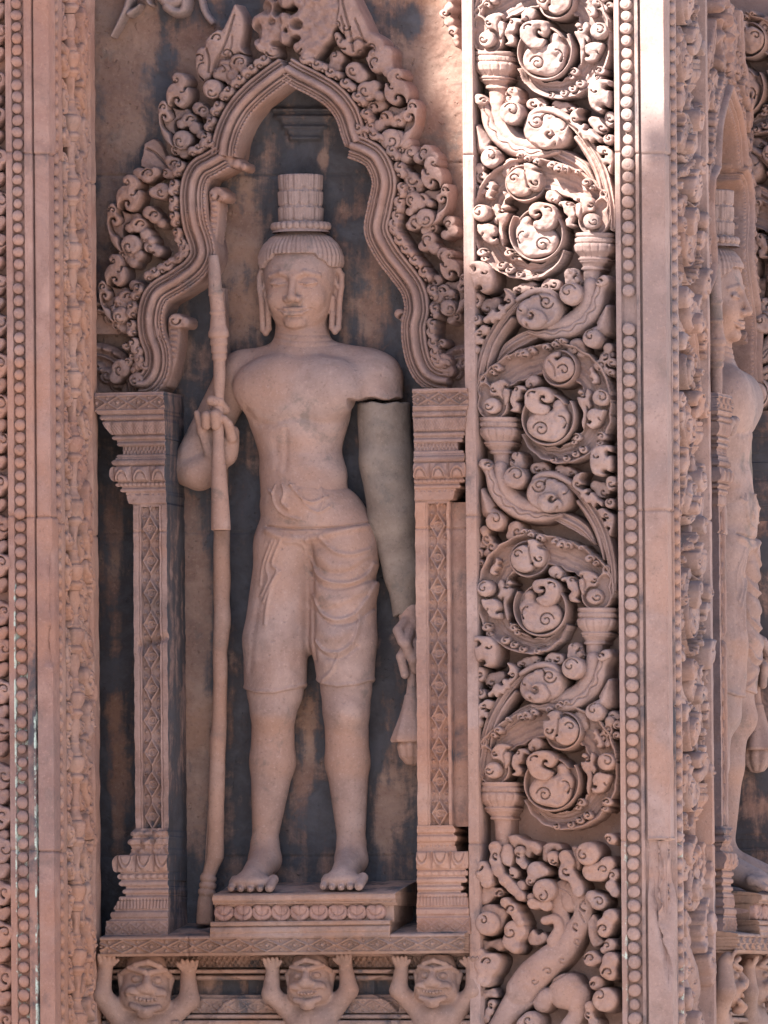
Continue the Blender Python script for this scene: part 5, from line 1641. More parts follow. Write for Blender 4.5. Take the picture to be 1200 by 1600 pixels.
def prims_hips(F, g=0.0):
    E = lambda c, r, k=14, **q: F.ell(B(*c), np.array(r) + g, k, **q)
    C = lambda a, b, r1, r2=None, k=10, **q: F.cap(B(*a), B(*b), r1 + g, (r1 if r2 is None else r2) + g, k, **q)
    E((493, 812, 86), (81, 66, 62), 18)
    E((450, 850, 84), (52, 58, 60), 14)
    E((540, 850, 84), (52, 58, 60), 14)
    C((447, 860, 80), (431, 1000, 76), 47, 50, 12)
    C((431, 1000, 76), (430, 1078, 76), 50, 48, 8)
    C((535, 860, 80), (537, 1000, 76), 52, 51, 12)
    C((537, 1000, 76), (541, 1074, 76), 50, 43, 8)
    C((484, 850, 92), (486, 1000, 92), 26, 20, 12)


def prims_body(F):
    C = lambda a, b, r1, r2=None, k=10, **q: F.cap(B(*a), B(*b), r1, r2, k, **q)
    E = lambda c, r, k=12, **q: F.ell(B(*c), r, k, **q)
    prims_torso(F)
    prims_hips(F, -3.0)
    # neck and trapezius
    C((472, 500, 98), (472, 552, 92), 41, 45, 10)
    C((472, 548, 92), (390, 575, 96), 26, 22, 18)
    C((472, 548, 92), (572, 572, 96), 26, 24, 18)
    for vv in (520, 529, 538):
        F.emboss(pxz([(420, vv - 3), (450, vv + 2), (472, vv + 3), (500, vv + 1), (525, vv - 5)]), -1.3, 1.5)
    # the shoulder stump on its left arm, cut flat
    E((586, 588, 84), (42, 40, 40), 18)
    C((592, 596, 84), (594, 660, 84), 37, 38, 10)
    zc = B(590, 623, 60)[2]; xs = B(550, 640, 60)[0]
    o = F.sub((xs, -200, zc - 90), (xs + 200, 300, zc + 6))
    if o:
        sl, (x, y, z) = o
        slope = 1.6 * np.sin(x / 7.0) + 1.2 * np.sin(y / 5.0 + x / 13.0)
        F.F[sl] = np.maximum(F.F[sl], np.maximum(zc - z + slope, -np.inf) * np.ones_like(F.F[sl]))
    # its right arm: upper arm down and out, forearm folded forward to the staff
    E((374, 588, 92), (36, 36, 38), 16)
    C((366, 598, 98), (306, 712, 92), 33, 30, 12)
    C((298, 732, 96), (312, 737, 82), 30, 29, 4)
    C((312, 737, 82), (352, 712, 70), 29, 17, 6)
    E((357, 694, 66), (17, 15, 30), 8)
    C((352, 712, 70), (362, 676, 62), 14, 12, 6)
    # palm edge and fingers round the staff
    C((331, 714, 60), (316, 672, 44), 10, 8.5, 5)
    C((316, 672, 44), (308, 646, 40), 7.5, 5.5, 4)
    C((322, 664, 32), (322, 650, 26), 8.2, 7.6, 2)
    C((322, 650, 26), (330, 646, 42), 7.6, 7, 2)
    C((337, 664, 28), (336, 648, 22), 8.4, 8.0, 2)
    C((336, 648, 22), (344, 644, 40), 8, 7, 2)
    C((330, 626, 31), (342, 628, 34), 8.4, 8.6, 2)
    C((342, 628, 34), (352, 640, 48), 8, 8, 3)
    C((362, 684, 52), (357, 664, 38), 9, 7.5, 3)
    C((357, 664, 38), (350, 654, 30), 7.2, 6, 3)
    C((350, 690, 64), (326, 676, 56), 13, 11, 6)
    # knees, calves, feet
    C((430, 1070, 78), (427, 1108, 72), 40, 36, 8)
    E((426, 1112, 58), (26, 24, 30), 12)
    C((427, 1108, 78), (426, 1190, 88), 33, 35, 10)
    C((426, 1190, 88), (414, 1312, 92), 35, 20, 10)
    C((541, 1070, 78), (541, 1108, 72), 38, 36, 8)
    E((541, 1112, 56), (26, 24, 30), 12)
    C((541, 1108, 78), (543, 1190, 88), 35, 34, 10)
    C((543, 1190, 88), (549, 1312, 92), 34, 22, 10)
    for (a, t0, t1, vb) in [((414, 1325, 92), 356, 426, 1389), ((549, 1325, 92), 500, 566, 1386)]:
        ua, va, _ = a
        mid = 0.5 * (t0 + t1)
        C((ua, va, 92), (ua, va + 18, 88), 23, 25, 10)
        F.cap(B(ua, va + 18, 80), B(mid + 2, vb - 14, 10), 24, 20, 12)
        E((mid + 1, vb - 11, 4), ((t1 - t0) * 0.5, 24, 13), 10)
        n_ = 5
        for i in range(n_):
            q = i / (n_ - 1)
            big = (q > 0.9) if ua > 500 else (q > 0.9)
            u = t0 + 5 + (t1 - t0 - 10) * q
            vv = vb - 2 + 3.5 * (1 - abs(q - 0.45))
            C((u + 6, vv - 14, 10), (u, vv - 1, -15 - 3 * q), 7.2 if not big else 8.6, 5.6 if not big else 7.4, 1.5)
            F.cap(B(u - 1, vv - 3, -21 - 3 * q), B(u - 1, vv - 1, -23 - 3 * q), 2.6, 2.4, 1.0)
    # lines of the belly and chest
    F.emboss(pxz([(449, 672), (448, 700), (447, 732)]), -2.2, 5)
    F.emboss(pxz([(384, 640), (402, 662), (430, 662), (450, 655), (476, 654), (500, 662), (524, 658), (544, 640)]), -2.5, 6)
    F.emboss(pxz([(430, 690), (436, 720), (432, 738)]), -1.2, 6)


def prims_head(F):
    E = lambda c, r, k=8, **q: F.ell(hd(*c), r, k, **q)
    C = lambda a, b, r1, r2=None, k=4, **q: F.cap(hd(*a), hd(*b), r1, r2, k, **q)
    E((0, -4, 16), (59, 54, 62), 8)
    E((0, 4, -14), (51.5, 47, 62), 10)
    E((0, 6, -40), (45, 38, 34), 10)
    E((0, 36, -64), (17, 12, 11), 8)
    for s in (-1, 1):
        E((s * 26, 32, -28), (19, 14, 18), 12)
        E((s * 23, 53.5, -1), (17, 9, 8.0), 8, op='s')
        E((s * 23, 41.5, -3), (14.5, 7, 7.0), 3)
        C((s * 9, 47, -4.0), (s * 23, 50, -6.2), 1.6, 1.7, 1.2)
        C((s * 23, 50, -6.2), (s * 38, 43, -3.2), 1.7, 1.4, 1.2)
        C((s * 11, 50.5, 1.5), (s * 23, 51.5, 3.2), 1.3, 1.3, 1.0, op='s')
        C((s * 23, 51.5, 3.2), (s * 36, 44.5, 1.0), 1.3, 1.1, 1.0, op='s')
        C((s * 10, 49.5, -8.0), (s * 23, 50.5, -9.8), 1.2, 1.2, 1.0, op='s')
        C((s * 23, 50.5, -9.8), (s * 36, 44, -7.2), 1.2, 1.0, 1.0, op='s')
        C((s * 6, 48.5, 8), (s * 20, 48, 13), 2.4, 2.4, 5)
        C((s * 20, 48, 13), (s * 41, 36.5, 8), 2.4, 1.8, 5)
        E((s * 8.6, 51.5, -30), (6.4, 7, 5.6), 3)
        C((s * 9, 55.5, -30), (s * 14, 47, -27), 2.8, 3.0, 3)
        C((0, 50.5, -44.8), (s * 12, 48.5, -45.2), 3.6, 3.4, 2)
        C((s * 12, 48.5, -45.2), (s * 27, 39.5, -42.5), 3.4, 1.6, 2)
        C((0, 50.0, -52.3), (s * 12, 47.8, -51.6), 4.2, 4.0, 2)
        C((s * 12, 47.8, -51.6), (s * 26.5, 39.3, -43.5), 4.0, 1.4, 2)
        C((0, 54.5, -48.2), (s * 12, 52.0, -48.0), 1.5, 1.4, 0.8, op='s')
        C((s * 12, 52.0, -48.0), (s * 28, 41.5, -43.5), 1.4, 1.3, 0.8, op='s')
        C((0, 51, -59.0), (s * 12, 48, -57.5), 2.4, 2.0, 3, op='s')
        # long pierced ears
        pth = [(50, 4, 6), (55, 3, 17), (62, 0, 19), (66.5, -3, 10), (66, -3, -8), (63, -2, -30), (62, -2, -55), (61, -1, -73), (56, 1, -79), (51, 2, -72), (51.5, 1, -50), (52, 1, -26)]
        for a, b in zip(pth[:-1], pth[1:]):
            C((s * a[0], a[1], a[2]), (s * b[0], b[1], b[2]), 4.6, 4.6, 2)
        C((s * 58, -9, 12), (s * 56.5, -8, -72), 6.5, 5.0, 2)
        C((s * 56, 2, 8), (s * 60, -1, -10), 2.5, 2.5, 2)
    C((0, 49, 6), (0, 59, -26), 4.6, 6.6, 5)
    E((0, 59.5, -28.0), (7.4, 7, 6.0), 4)
    pass
    # jaw line rim like a short beard edge
    F.emboss(np.array([hd(x, 0, z)[[0, 2]] for x, z in [(-52, -14), (-47, -44), (-30, -66), (0, -74), (30, -66), (47, -44), (52, -14)]]), 0.7, 2.0)


zn = B(470, 532, 70)[2]
lo = B(252, 1404, 150); hi = B(668, 540, -45)
FB = Field((lo[0] - 6, -48, lo[2] - 4), (hi[0], 168, zn + 0.5), 2.1)
prims_body(FB)
Vb, Fb = FB.mesh()
FH = Field((H0[0] - 80, -20, zn - 2.0), (H0[0] + 80, 168, H0[2] + 84), 1.25)
prims_body(FH)
FH2 = FH
prims_head(FH)
Vh, Fh = FH.mesh()
V_, F_ = join((Vb, Fb), (Vh, Fh))
put('body', V_, F_, M_FIG, guard)
del FB, FH

# hair cap
zr = lambda u, v: H0
FC = Field((H0[0] - 74, -40, H0[2] - 12), (H0[0] + 74, 160, H0[2] + 92), 1.25)
FC.ell(hd(0, -4, 16), (62.5, 56.5, 66), 4)
for s_ in (-1, 1): FC.cap(hd(s_ * 50, 2, 36), hd(s_ * 54, -12, 32), 14, 13, 10)
FC.ell(hd(0, -6, 40), (65, 57, 44), 10)
sl, (x, y, z) = FC.sub((-1e4,) * 3, (1e4,) * 3)
dx = x - H0[0]; df = H0[1] - y; dz = z - H0[2]
th = np.arctan2(dx, df + 4)
front = np.abs(th)
hair = 43 - 9 * smooth1(front, 0.62, 0.78) - 12 * smooth1(front, 0.80, 1.15)
rid = 0.95 * np.cos(th * 46 + 0.12 * np.sin(dz / 4)) * (1 - smooth1(dz, 70, 80)) + 0.3 * np.cos(dz / 1.6)
FC.F[sl] = np.maximum(FC.F[sl] - rid.astype(np.float32), (hair - dz + 0 * FC.F[sl]).astype(np.float32))
V_, F_ = FC.mesh()
cap = put('hair_cap', V_, F_, M_FIG, guard)

# chignon: beaded ring and three tiers of petals
cx, cz = B(470, 354, 84)[[0, 2]]


def crown_disp(T, Z, R):
    z = Z * 1000
    t = np.clip(z / 25.0, 0, 2.999); k = np.floor(t); f = t - k
    n_ = 11
    ph = (T * n_ / (2 * math.pi) + 0.5 * (k % 2)) % 1.0 - 0.5
    edge = np.abs(ph) * 2
    r = R + 0.0016 * (1 - edge ** 3) - 0.0018 * np.exp(-((np.abs(ph) - 0.5) / 0.07) ** 2)
    r = r + 0.0006 * np.cos(ph * 2 * math.pi * 4) + 0.0013 * f - 0.0002 * k
    rim = 0.10 + 0.18 * edge ** 3
    r = r - 0.0016 * np.exp(-((f - rim) / 0.07) ** 2) * (f < 0.6)
    return r


prof = [(0, .033)] + [(zz / 1000, 0.0345) for zz in np.arange(1, 75, 0.8)] + [(0.0765, .034), (0.0775, .031), (0.0772, .0001)]
V_, F_ = lathe(prof, 160, crown_disp)
V_[:, 0] *= 0.96
o = put('chignon', V_ + np.array([cx / 1000, 0.084, cz / 1000 + 0.004]), F_[:, ::1], M_FIG, cap)
rp = []
for k in range(25):
    a = 2 * math.pi * k / 25
    vb_, fb_ = lathe(dense([(-.0065, .0001), (-.006, .0034), (-.0035, .0058), (0, .0066), (.0035, .0058), (.006, .0034), (.0065, .0001)], 0.0012), 10)
    rp.append((vb_ + np.array([cx / 1000 + 0.042 * math.cos(a), 0.084 + 0.040 * math.sin(a), cz / 1000]), fb_))
tr = np.linspace(0, 2 * math.pi, 40)
V_, F_ = join(*rp)
put('bead_ring', V_, F_, M_FIG, cap)
V_, F_ = lathe([(-.010, .046), (-.002, .041), (.004, .039), (.008, .034)], 40)
put('ring_core', V_ + np.array([cx / 1000, 0.084, cz / 1000]), F_, M_FIG, cap)

# the wrapped garment
lo = B(372, 1096, 100); hi = B(600, 735, 0)
FS = Field((lo[0] - 6, -20, lo[2]), (hi[0] + 8, 165, hi[2]), 1.9)
prims_hips(FS, 1.2)
E_ = lambda c, r, k=14: FS.ell(B(*c), r, k)
E_((470, 772, 80), (61, 64.5, 40), 14)
E_((476, 790, 82), (69, 65, 36), 14)
for pts, a, w_ in [([(415, 828), (440, 839), (480, 842), (520, 832), (565, 822)], 3.5, 6), ([(414, 822), (450, 826), (490, 826), (530, 823), (566, 816)], -3, 2),
                   ([(478, 846), (484, 880), (496, 900), (520, 910), (548, 910), (568, 898), (577, 880)], 3.2, 3.4), ([(484, 930), (498, 955), (524, 968), (552, 960), (572, 930), (580, 905)], 3.0, 3.2),
                   ([(489, 1000), (506, 1017), (532, 1018), (553, 1000), (559, 965)], 2.8, 3.0), ([(500, 1062), (517, 1048), (530, 1022)], 2.4, 2.8), ([(500, 842), (524, 862), (550, 866), (572, 858)], 2.4, 3.4),
                   ([(480, 866), (500, 890), (540, 894), (572, 872)], -2, 4), ([(486, 950), (520, 952), (568, 930)], -1.5, 5),
                   ([(438, 845), (424, 880), (432, 892), (420, 916), (410, 940)], 2.2, 2.2), ([(430, 845), (414, 884), (418, 905), (406, 930)], 1.8, 2.0), ([(424, 845), (408, 882), (404, 915)], 1.8, 2.0), ([(437, 893), (424, 915), (416, 950), (414, 975)], 2.4, 3.2), ([(445, 848), (470, 850), (476, 870)], 1.8, 3),
                   ([(482, 850), (484, 900), (486, 980), (488, 1030)], -2.6, 4.5),
                   ([(422, 750), (440, 745), (455, 756), (470, 750), (492, 745), (515, 757)], 2.6, 3), ([(440, 752), (446, 770), (442, 785), (452, 795)], 2.4, 2.6), ([(455, 756), (470, 775), (490, 785), (510, 775)], 2.2, 2.4),
                   ([(470, 765), (480, 790), (500, 800), (515, 790)], 1.8, 2.0), ([(425, 770), (430, 790), (445, 805), (470, 812)], 1.8, 2.2), ([(500, 760), (506, 780), (500, 800)], 1.6, 2), ([(430, 757), (424, 770), (418, 765)], 2.0, 2.4)]:
    FS.emboss(pxz(smooth_path(pts, 5), 25), a * 1.45, w_ * 0.9)
sl, (x, y, z) = FS.sub((-1e4,) * 3, (1e4,) * 3)
for pts, a, w_ in [([(496, 868), (520, 884), (550, 884), (570, 872)], 4, 9), ([(498, 925), (520, 940), (548, 936), (566, 918)], 4.5, 11), ([(502, 985), (522, 996), (544, 986)], 4, 10), ([(506, 1038), (516, 1034)], 3, 8),
                   ([(480, 892), (500, 914), (530, 920), (566, 908), (580, 894)], -3.0, 2.6), ([(488, 948), (506, 968), (530, 976), (556, 968), (576, 944)], -3.0, 2.6), ([(492, 1012), (512, 1027), (534, 1027), (556, 1010)], -2.6, 2.4),
                   ([(430, 900), (428, 980), (428, 1050)], 2.0, 18), ([(408, 900), (396, 980), (388, 1050)], -1.6, 5), ([(455, 900), (458, 980), (456, 1050)], -1.4, 5)]:
    FS.emboss(pxz(smooth_path(pts, 5), 25), a, w_)
# hems: left and right, and the upper edge that rises at the sides
hl = pxz([(370, 1074), (398, 1083), (430, 1084), (460, 1076), (484, 1062), (486, 1062), (500, 1069), (530, 1074), (560, 1070), (590, 1056)], 40)
ut = pxz([(400, 742), (420, 748), (450, 757), (480, 755), (510, 742), (540, 748), (560, 770), (590, 790)], 40)
zl = np.interp(x, hl[:, 0], hl[:, 1]); zu = np.interp(x, ut[:, 0], ut[:, 1])
hem = 1.6 * np.exp(-((z - zl - 2.5) / 2.0) ** 2)
FS.F[sl] = np.maximum(np.maximum(FS.F[sl] - hem, zl - z), z - zu).astype(np.float32)
V_, F_ = FS.mesh()
put('wrapped_garment', V_, F_, M_FIG, guard)
del FS, FC

# grey replacement for the left arm
FA = Field((B(540, 800, 80)[0], -10, B(600, 975, 60)[2]), (B(680, 800, 60)[0], 165, B(600, 622, 60)[2]), 2.0)
C = lambda a, b, r1, r2=None, k=10: FA.cap(B(*a), B(*b), r1, r2, k)
C((598, 600, 92), (604, 720, 92), 42, 42, 6)
C((604, 720, 92), (616, 810, 90), 42, 41, 10)
C((616, 810, 90), (630, 900, 88), 39, 29, 10)
C((630, 900, 88), (636, 985, 84), 28, 18, 8)
sl, (x, y, z) = FA.sub((-1e4,) * 3, (1e4,) * 3)
zt = B(600, 629, 60)[2]; zb = B(636, 962, 60)[2]
FA.F[sl] = np.maximum(np.maximum(FA.F[sl], z - zt - 1.5 * np.sin(x / 6.0) * np.cos(y / 8.0)), zb - z + 2 * np.sin(x / 5.0) + 0 * FA.F[sl]) + (1.2 * np.sin(x / 9.0) * np.sin(z / 17.0)).astype(np.float32)
V_, F_ = FA.mesh()
arm = put('restored_arm', V_, F_, M_GREY, guard)
arm['label'] = "smooth grey replacement arm"

# its left hand over the lotus stalk
FL_ = Field((B(606, 1000, 80)[0], -12, B(640, 1080, 60)[2]), (B(690, 1000, 60)[0], 150, B(640, 945, 60)[2]), 1.3)
C = lambda a, b, r1, r2=None, k=4: FL_.cap(B(*a), B(*b), r1, r2, k)
C((640, 955, 82), (643, 985, 70), 18, 17, 6)
C((643, 985, 70), (646, 1020, 58), 17, 14, 6)
C((634, 972, 62), (622, 985, 40), 9, 8, 3); C((622, 985, 40), (628, 1002, 30), 8, 7.5, 2)
C((640, 985, 56), (634, 1006, 30), 9.5, 9, 3); C((634, 1006, 30), (642, 1026, 40), 8.5, 8, 2)
C((634, 1012, 50), (626, 1026, 38), 7.5, 7, 2); C((626, 1026, 38), (633, 1054, 42), 7, 7, 2)
C((648, 1006, 50), (646, 1030, 38), 9.5, 9, 3); C((646, 1030, 38), (648, 1046, 50), 8.5, 7.5, 2)
V_, F_ = FL_.mesh()
put('lotus_hand', V_, F_, M_FIG, arm)


# lotus bud
bud = thing('lotus_bud', "drooping carved lotus bud held in the front guardian's lowered left hand", 'lotus bud', tuple(P(646, 1195, 0.06)), 'lotus buds held by the guardians')
zc_ = lambda v: float(P(648, v, 0.055)[2])
prof = dense([(zc_(1036), .006), (zc_(1070), .0075), (zc_(1084), .0095), (zc_(1087), .012), (zc_(1092), .0125), (zc_(1120), .020), (zc_(1156), .032), (zc_(1160), .030), (zc_(1158), .018)], 0.0016)


def bd(T, Z, R):
    q = smooth1(-Z, -zc_(1088), -zc_(1158))
    return R * (1 + 0.12 * q * np.cos(T * 6))


V_, F_ = lathe(prof, 48, bd)
xb = float(P(644, 1120, 0.055)[0])
put('bell', V_ + np.array([xb, 0.055, 0]), F_[:, ::-1], M_FIG, bud)
prof = dense([(zc_(1154), .022), (zc_(1166), .0255), (zc_(1182), .022), (zc_(1194), .012), (zc_(1197), .0001)], 0.0014)
V_, F_ = lathe(prof, 48, lambda T, Z, R: R * (0.86 + 0.16 * np.abs(np.cos(T * 4))))
put('petal_tip', V_ + np.array([xb + 0.001, 0.055, 0]), F_[:, ::-1], M_FIG, bud)

# staff, broken and repaired below the hand
staff = thing('staff', "tall turned stone staff beside the front guardian, its lower length a plainer repair", 'staff', tuple(P(320, 1442, 0.10)), 'staffs of the guardians')
pts = [(333, 399, 7), (333.5, 404, 8.5), (335, 425, 10.2), (336.5, 455, 11), (337.5, 459, 12.6), (338, 463, 11.3), (340, 485, 11.3), (340, 488, 12.8), (340.5, 492, 11.3), (341, 510, 13.2), (341.4, 516, 15), (341.5, 519, 16.4), (341.6, 526, 16.2), (341.7, 529, 13), (341.8, 532, 13.5), (342, 537, 14.2), (342, 541, 12.2), (342.2, 546, 12.6), (342.3, 550, 13), (342.4, 553, 11),
       (342.5, 556, 11.8), (342.6, 561, 11.8), (342.7, 564, 9.6), (343, 590, 9.6), (342, 620, 8.2), (341, 660, 8.6), (341, 700, 9.4), (342, 740, 12.2), (344, 790, 14.4), (345, 822, 15.5), (345, 828, 15.5), (345, 829, 12)]
q = dense_px = np.array(pts, float)
vv = np.concatenate([np.linspace(a, b, max(2, int((b - a) / 1.6)), endpoint=False) for a, b in zip(q[:-1, 1], q[1:, 1])] + [[829]])
uu = np.interp(vv, q[:, 1], q[:, 0]); rr = np.interp(vv, q[:, 1], q[:, 2]) / 1000
path = P(uu, vv, 0.036)
V_, F_ = tube(path, rr, 28)
put('upper_shaft', V_, F_, M_FIG, staff)
q = np.array([(346, 824, 13.5), (346.5, 900, 14), (346.5, 940, 13), (347, 980, 13.5), (344, 1020, 11.5), (344, 1060, 11), (344, 1100, 11.2), (343, 1130, 12.5), (340, 1160, 12.8), (339, 1190, 12), (338, 1250, 13), (337.5, 1310, 13.5), (336, 1338, 14), (331, 1350, 12.5), (326, 1366, 11), (325, 1370, 13.5), (324.6, 1375, 13.5), (324.4, 1378, 11.5), (324.2, 1381, 14), (324, 1386, 14), (323.7, 1389, 12), (323.4, 1392, 14.4), (323, 1397, 14.2), (322.6, 1400, 12), (321, 1410, 13), (320, 1430, 13.5), (320, 1444, 13.5), (320, 1445, 0.5)])
vv = np.concatenate([np.linspace(a, b, max(2, int((b - a) / 2.2)), endpoint=False) for a, b in zip(q[:-1, 1], q[1:, 1])] + [[1445]])
uu = np.interp(vv, q[:, 1], q[:, 0]) + 0.8 * vn(vv / 26, vv * 0, 3); rr = np.interp(vv, q[:, 1], q[:, 2]) / 1000 * (1 + 0.05 * vn(vv / 17, vv * 0 + 4, 6))
path = P(uu, vv, 0.075)
V_, F_ = tube(path, rr, 24)
low = put('lower_shaft', V_, F_, M_BASE, staff)
for (u0, v0, u1, v1, yf) in [(345, 450, 350, 560, 0.10), (349, 560, 350, 826, 0.115), (347, 828, 346, 1010, 0.11), (346, 1010, 326, 1345, 0.11)]:
    a_ = P(u0, v0, yf); b_ = P(u1, v1, yf); hw = 0.006
    V_ = np.array([(q[0] + sx * hw, y_, q[2]) for q in (a_, b_) for sx in (-1, 1) for y_ in (yf, 0.152)])
    put('backing_web', V_, np.array([(0, 2, 6, 4), (1, 5, 7, 3), (0, 1, 3, 2), (4, 6, 7, 5), (0, 4, 5, 1), (2, 3, 7, 6)]), M_FIG, staff, smooth=False)


# ================================================================== ATLAS FIGURES under the ledge
def atlas_mesh():
    """squat lion-faced bearer, centred on x = 0, z = 0 at the chin; millimetres"""
    F = Field((-84, -70, -175), (84, 62, 62), 1.5)
    C = lambda a, b, r1, r2=None, k=6, **q: F.cap(a, b, r1, r2, k, **q)
    E = lambda c, r, k=6, **q: F.ell(c, r, k, **q)
    E((0, 0, 22), (33, 30, 36), 6)                    # skull
    E((0, -16, 2), (30, 20, 20), 8)                   # muzzle mass
    E((0, -37, 15), (15, 9, 8), 3)                   # nose
    C((0, -30, 34), (0, -40, 20), 5, 7, 3)
    for s in (-1, 1):
        E((s * 17, -31, 9), (13, 10, 9), 3)           # cheeks over the grin
        E((s * 14, -25.5, 27), (7.5, 6, 5.2), 1.0)
        C((s * 7, -32, 27), (s * 14, -33, 26.5), 0.9, 0.9, 0.8, op='s'); C((s * 14, -33, 26.5), (s * 21, -28, 28), 0.9, 0.9, 0.8, op='s')      # round eyes
        C((s * 4, -33, 38), (s * 26, -20, 42), 4.5, 3.5, 1.5)
        C((s * 31, -2, 8), (s * 35, 2, 30), 5, 6, 3)  # ears
        C((s * 22, -28, 0), (s * 29, -16, 8), 3, 2, 2)
        E((s * 20, -12, 2), (15, 17, 18), 8)          # full jowls
        # raised arms
        C((s * 30, 2, -32), (s * 62, -8, 2), 17, 14, 8)
        C((s * 62, -8, 2), (s * 58, -6, 40), 14.5, 10.5, 5)
        E((s * 58, -10, 48), (12, 9, 9), 5)
        for i in range(4):
            C((s * (50 + i * 5.5), -14, 47), (s * (48 + i * 7), -20, 57), 3.4, 2.9, 1.5)
        C((s * 48, -14, 46), (s * 42, -18, 52), 3.6, 3, 1.5)
        # bent thighs
        C((s * 24, 0, -120), (s * 56, -22, -140), 22, 20, 8)
        C((s * 56, -22, -140), (s * 50, -8, -175), 16, 14, 6)
    # open grin
    C((-23, -37, 3), (0, -45, -5), 4.0, 7.5, 2, op='s'); C((0, -45, -5), (23, -37, 3), 7.5, 4.0, 2, op='s')
    C((-19, -32, -10), (0, -40, -16), 4.5, 5.5, 2); C((0, -40, -16), (19, -32, -10), 5.5, 4.5, 2)
    for i in range(6): E((-13.5 + i * 5.4, -38.5 + abs(i - 2.5) * 1.2, -1.5 + abs(i - 2.5) * 0.9), (2.4, 3.2, 3.0), 0.3)
    E((0, -33, -20), (12, 9, 7), 4)
    # head-cloth band
    C((-33, -4, 34), (-17, -25, 47), 4, 4, 1.5); C((-17, -25, 47), (0, -30, 52), 4, 4.5, 1.5); C((0, -30, 52), (17, -25, 47), 4.5, 4, 1.5); C((17, -25, 47), (33, -4, 34), 4, 4, 1.5)
    E((0, 2, 44), (28, 26, 24), 6)
    # torso
    E((0, 0, -48), (40, 28, 32), 10)
    E((0, 2, -85), (30, 26, 42), 10)
    E((0, -2, -115), (34, 26, 28), 8)
    F.emboss(np.array([(-26, -58), (-8, -66), (0, -74), (8, -66), (26, -58)]), -1.6, 2.2)
    F.emboss(np.array([(0, -40), (0, -72)]), -1.2, 2.5)
    return F.mesh()


Va, Fa = atlas_mesh()
ATLAS = make_mesh('body', Va, Fa, M_BASE)
g_at = 'small bearers under the ledge'
for (u, v, s, rz, lab) in [(226, 1560, 1.12, 0.30, "grinning bearer under the front ledge, left below the column beside the baluster pier"),
                           (486, 1552, 1.0, 0.05, "grinning bearer with raised hands in the middle under the front ledge"),
                           (684, 1550, 0.98, -0.02, "grinning bearer under the front ledge, squeezed against the scroll panel")]:
    o = bpy.data.objects.new('atlas_statue', ATLAS); COL.objects.link(o)
    o.location = tuple(P(u, v, 0.02)); o.scale = (s * (-1 if u == 486 else 1), s, s * (0.96 if u == 684 else 1.0)); o.rotation_euler = (0.05 if u == 226 else 0, {226: 0.07, 486: -0.04, 684: 0.02}[u], rz)
    tag(o, lab, 'statue', g_at)

# ================================================================== SIDE NICHE round the corner: the same composition turned a quarter
S_SHIFT = 0.338 - float(P(141, 620, 0.0)[0])
M_SIDE = Matrix(((0, -1, 0, XC), (1, 0, 0, S_SHIFT), (0, 0, 1, 0.0), (0, 0, 0, 1)))
NEW = {
    'niche_wall': "dark sandstone wall behind the guardian seen in profile, round the corner",
    'niche_arch': "sandstone arch seen edge on above the guardian in profile",
    'guardian_statue': "stone guardian seen in profile on the side wall beyond the corner pier",
    'lotus_bud': "lotus bud held by the guardian seen in profile",
    'staff': "stone staff close in front of the guardian seen in profile",
    'statue_plinth': "lotus plinth under the feet of the guardian seen in profile",
    'niche_ledge': "carved ledge below the side niche, seen running away in perspective",
    'base_moulding': "base mouldings under the side niche beyond the corner pier"}


def turn(o, label):
    c = copy_tree(o)
    c.matrix_world = M_SIDE @ Matrix.Translation(o.location) @ o.rotation_euler.to_matrix().to_4x4() @ Matrix.Diagonal((*o.scale, 1))
    if o.name.split('.')[0] in ('guardian_statue', 'lotus_bud'): c.matrix_world = Matrix.Translation((0.016, 0, 0)) @ c.matrix_world
    c['label'] = label
    return c


bpy.context.view_layer.update()
tops = [o for o in bpy.data.objects if o.parent is None and o.get('label')]
at_n = 0
for o in list(tops):
    base_name = o.name.split('.')[0]
    if base_name in NEW: turn(o, NEW[base_name])
    elif base_name == 'niche_column':
        if o is colL: turn(o, "sandstone column of the side niche nearest the corner pier, seen edge on")
        else: turn(o, "far sandstone column of the side niche")
    elif base_name == 'atlas_statue':
        if at_n == 0: turn(o, "grinning bearer in profile under the side ledge, beyond the corner pier")
        if at_n == 1: turn(o, "bearer under the middle of the side ledge, cut off at the photo's right edge")
        at_n += 1
far = thing('far_pier', "far pier with a carved scroll panel at the photo's upper right edge", 'pier', (XC - 0.1, 0.93, ZB))
V_, F_ = box(XC - 0.5, XC + 0.01, 0.925, 1.5, ZB, 1.3)
put('masonry', V_, F_, M_SCROLL, far, smooth=False)
dxx = float(P(1192, 500, 1.0)[0] - P(862, 500, 0.0)[0])
for o in scroll_parts:
    zc0 = sum(c[2] for c in o.bound_box) / 8 + ZB
    if 0.17 < zc0 < 0.85:
        c = o.copy(); COL.objects.link(c); c.parent = far
        c.matrix_local = Matrix.Translation((XC + dxx - far.location.x, 0.92 - far.location.y - 0.066, 0))
for v in (240, 640, 1010, 1335):
    z = float(P(1150, v, 0.9)[2])
    V_, F_ = box(XC - 0.49, XC + 0.016, 0.919, 1.2, z - 0.012, z + 0.012, 0.006)
    put('string_course', V_, F_, M_SCROLL, far)
for o in [c for c in corner.children if c.name.split('.')[0] in FOOT_KINDS and c.name in foot_names]: side_copy(o)
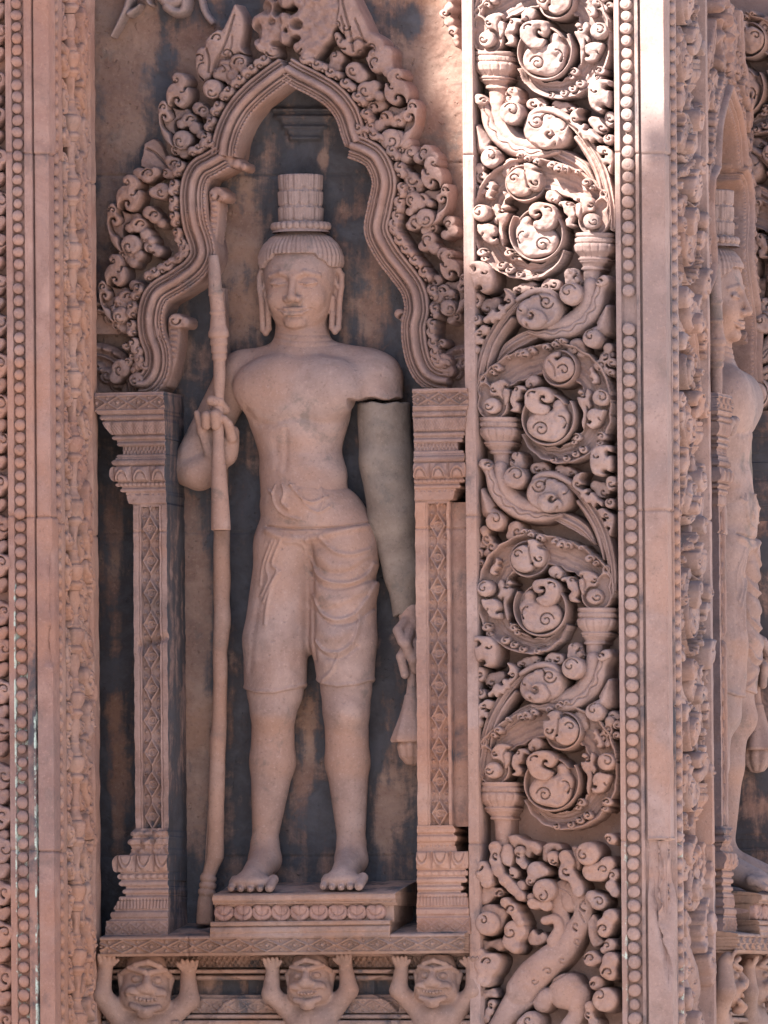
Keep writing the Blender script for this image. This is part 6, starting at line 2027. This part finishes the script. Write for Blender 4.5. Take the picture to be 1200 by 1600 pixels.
bc = copy_tree(beast); bc.matrix_world = Matrix.Translation((XC, 0, 0)) @ M_SWAP @ Matrix.Translation((-XC, 0, 0)) @ Matrix.Translation(beast.location)
bc['label'] = "second crouching beast on the pier's narrow side face, seen almost edge on"
# closing masonry behind everything
back = thing('temple_core', "plain sandstone mass of the tower behind both carved niches", 'wall', (0, 0.7, ZB))
V_, F_ = box(XL - 0.6, XC - 0.20, 0.26, 1.9, ZB, 1.6)
put('masonry', V_, F_, M_PLAIN, back, smooth=False)

# ================================================================== UNSEEN SHADE BLOCKER, tower shaped, added to keep sun off the niche
tower = thing('shade_blocker', "unseen tower-shaped blocker added to shade the carved wall and shape the sun patch", 'tower', (-2.4, -3.4, GROUND_Z))
KD = 4.4                                         # metres from the carved wall along the sun's rays


def shade_pt(u, v, Y=0.02):
    """where the ray from this spot of wall to the sun passes the added shade blocker"""
    p = P(u, v, Y); return p + SUN_DIR * KD


def slab_from(u0, u1, v_top, v_bot, nm='blocker_slab', th=0.5):
    a = shade_pt(u0, v_top); b = shade_pt(u1, v_top); c = shade_pt(u1, v_bot)
    V_, F_ = box(a[0], b[0], a[1] - th, a[1], max(c[2], GROUND_Z), a[2], 0.01)
    V_[:, 0] += (V_[:, 1] - a[1]) * SUN_DIR[0] / SUN_DIR[1]      # plan sheared along the sun's direction so its depth adds no extra shade
    put(nm, V_, F_, M_PLAIN, tower, smooth=False)


# tall body, then stepped shoulders whose top edges draw the sun patch
slab_from(-250, 612, -260, 6000, 'blocker_body', 0.9)
slab_from(612, 648, 58, 6000, 'shoulder', 0.6)
slab_from(648, 672, 150, 6000, 'shoulder', 0.6)
slab_from(672, 690, 238, 6000, 'shoulder', 0.6)
slab_from(690, 742, 345, 6000, 'shoulder', 0.6)
slab_from(742, 890, 440, 6000, 'blocker_wing', 0.6)
slab_from(890, 948, 392, 6000, 'blocker_wing', 0.6)
slab_from(948, 990, 330, 6000, 'blocker_wing', 0.6)
slab_from(990, 1018, 268, 6000, 'blocker_wing', 0.6)
slab_from(1018, 1420, 205, 6000, 'blocker_wing', 0.6)
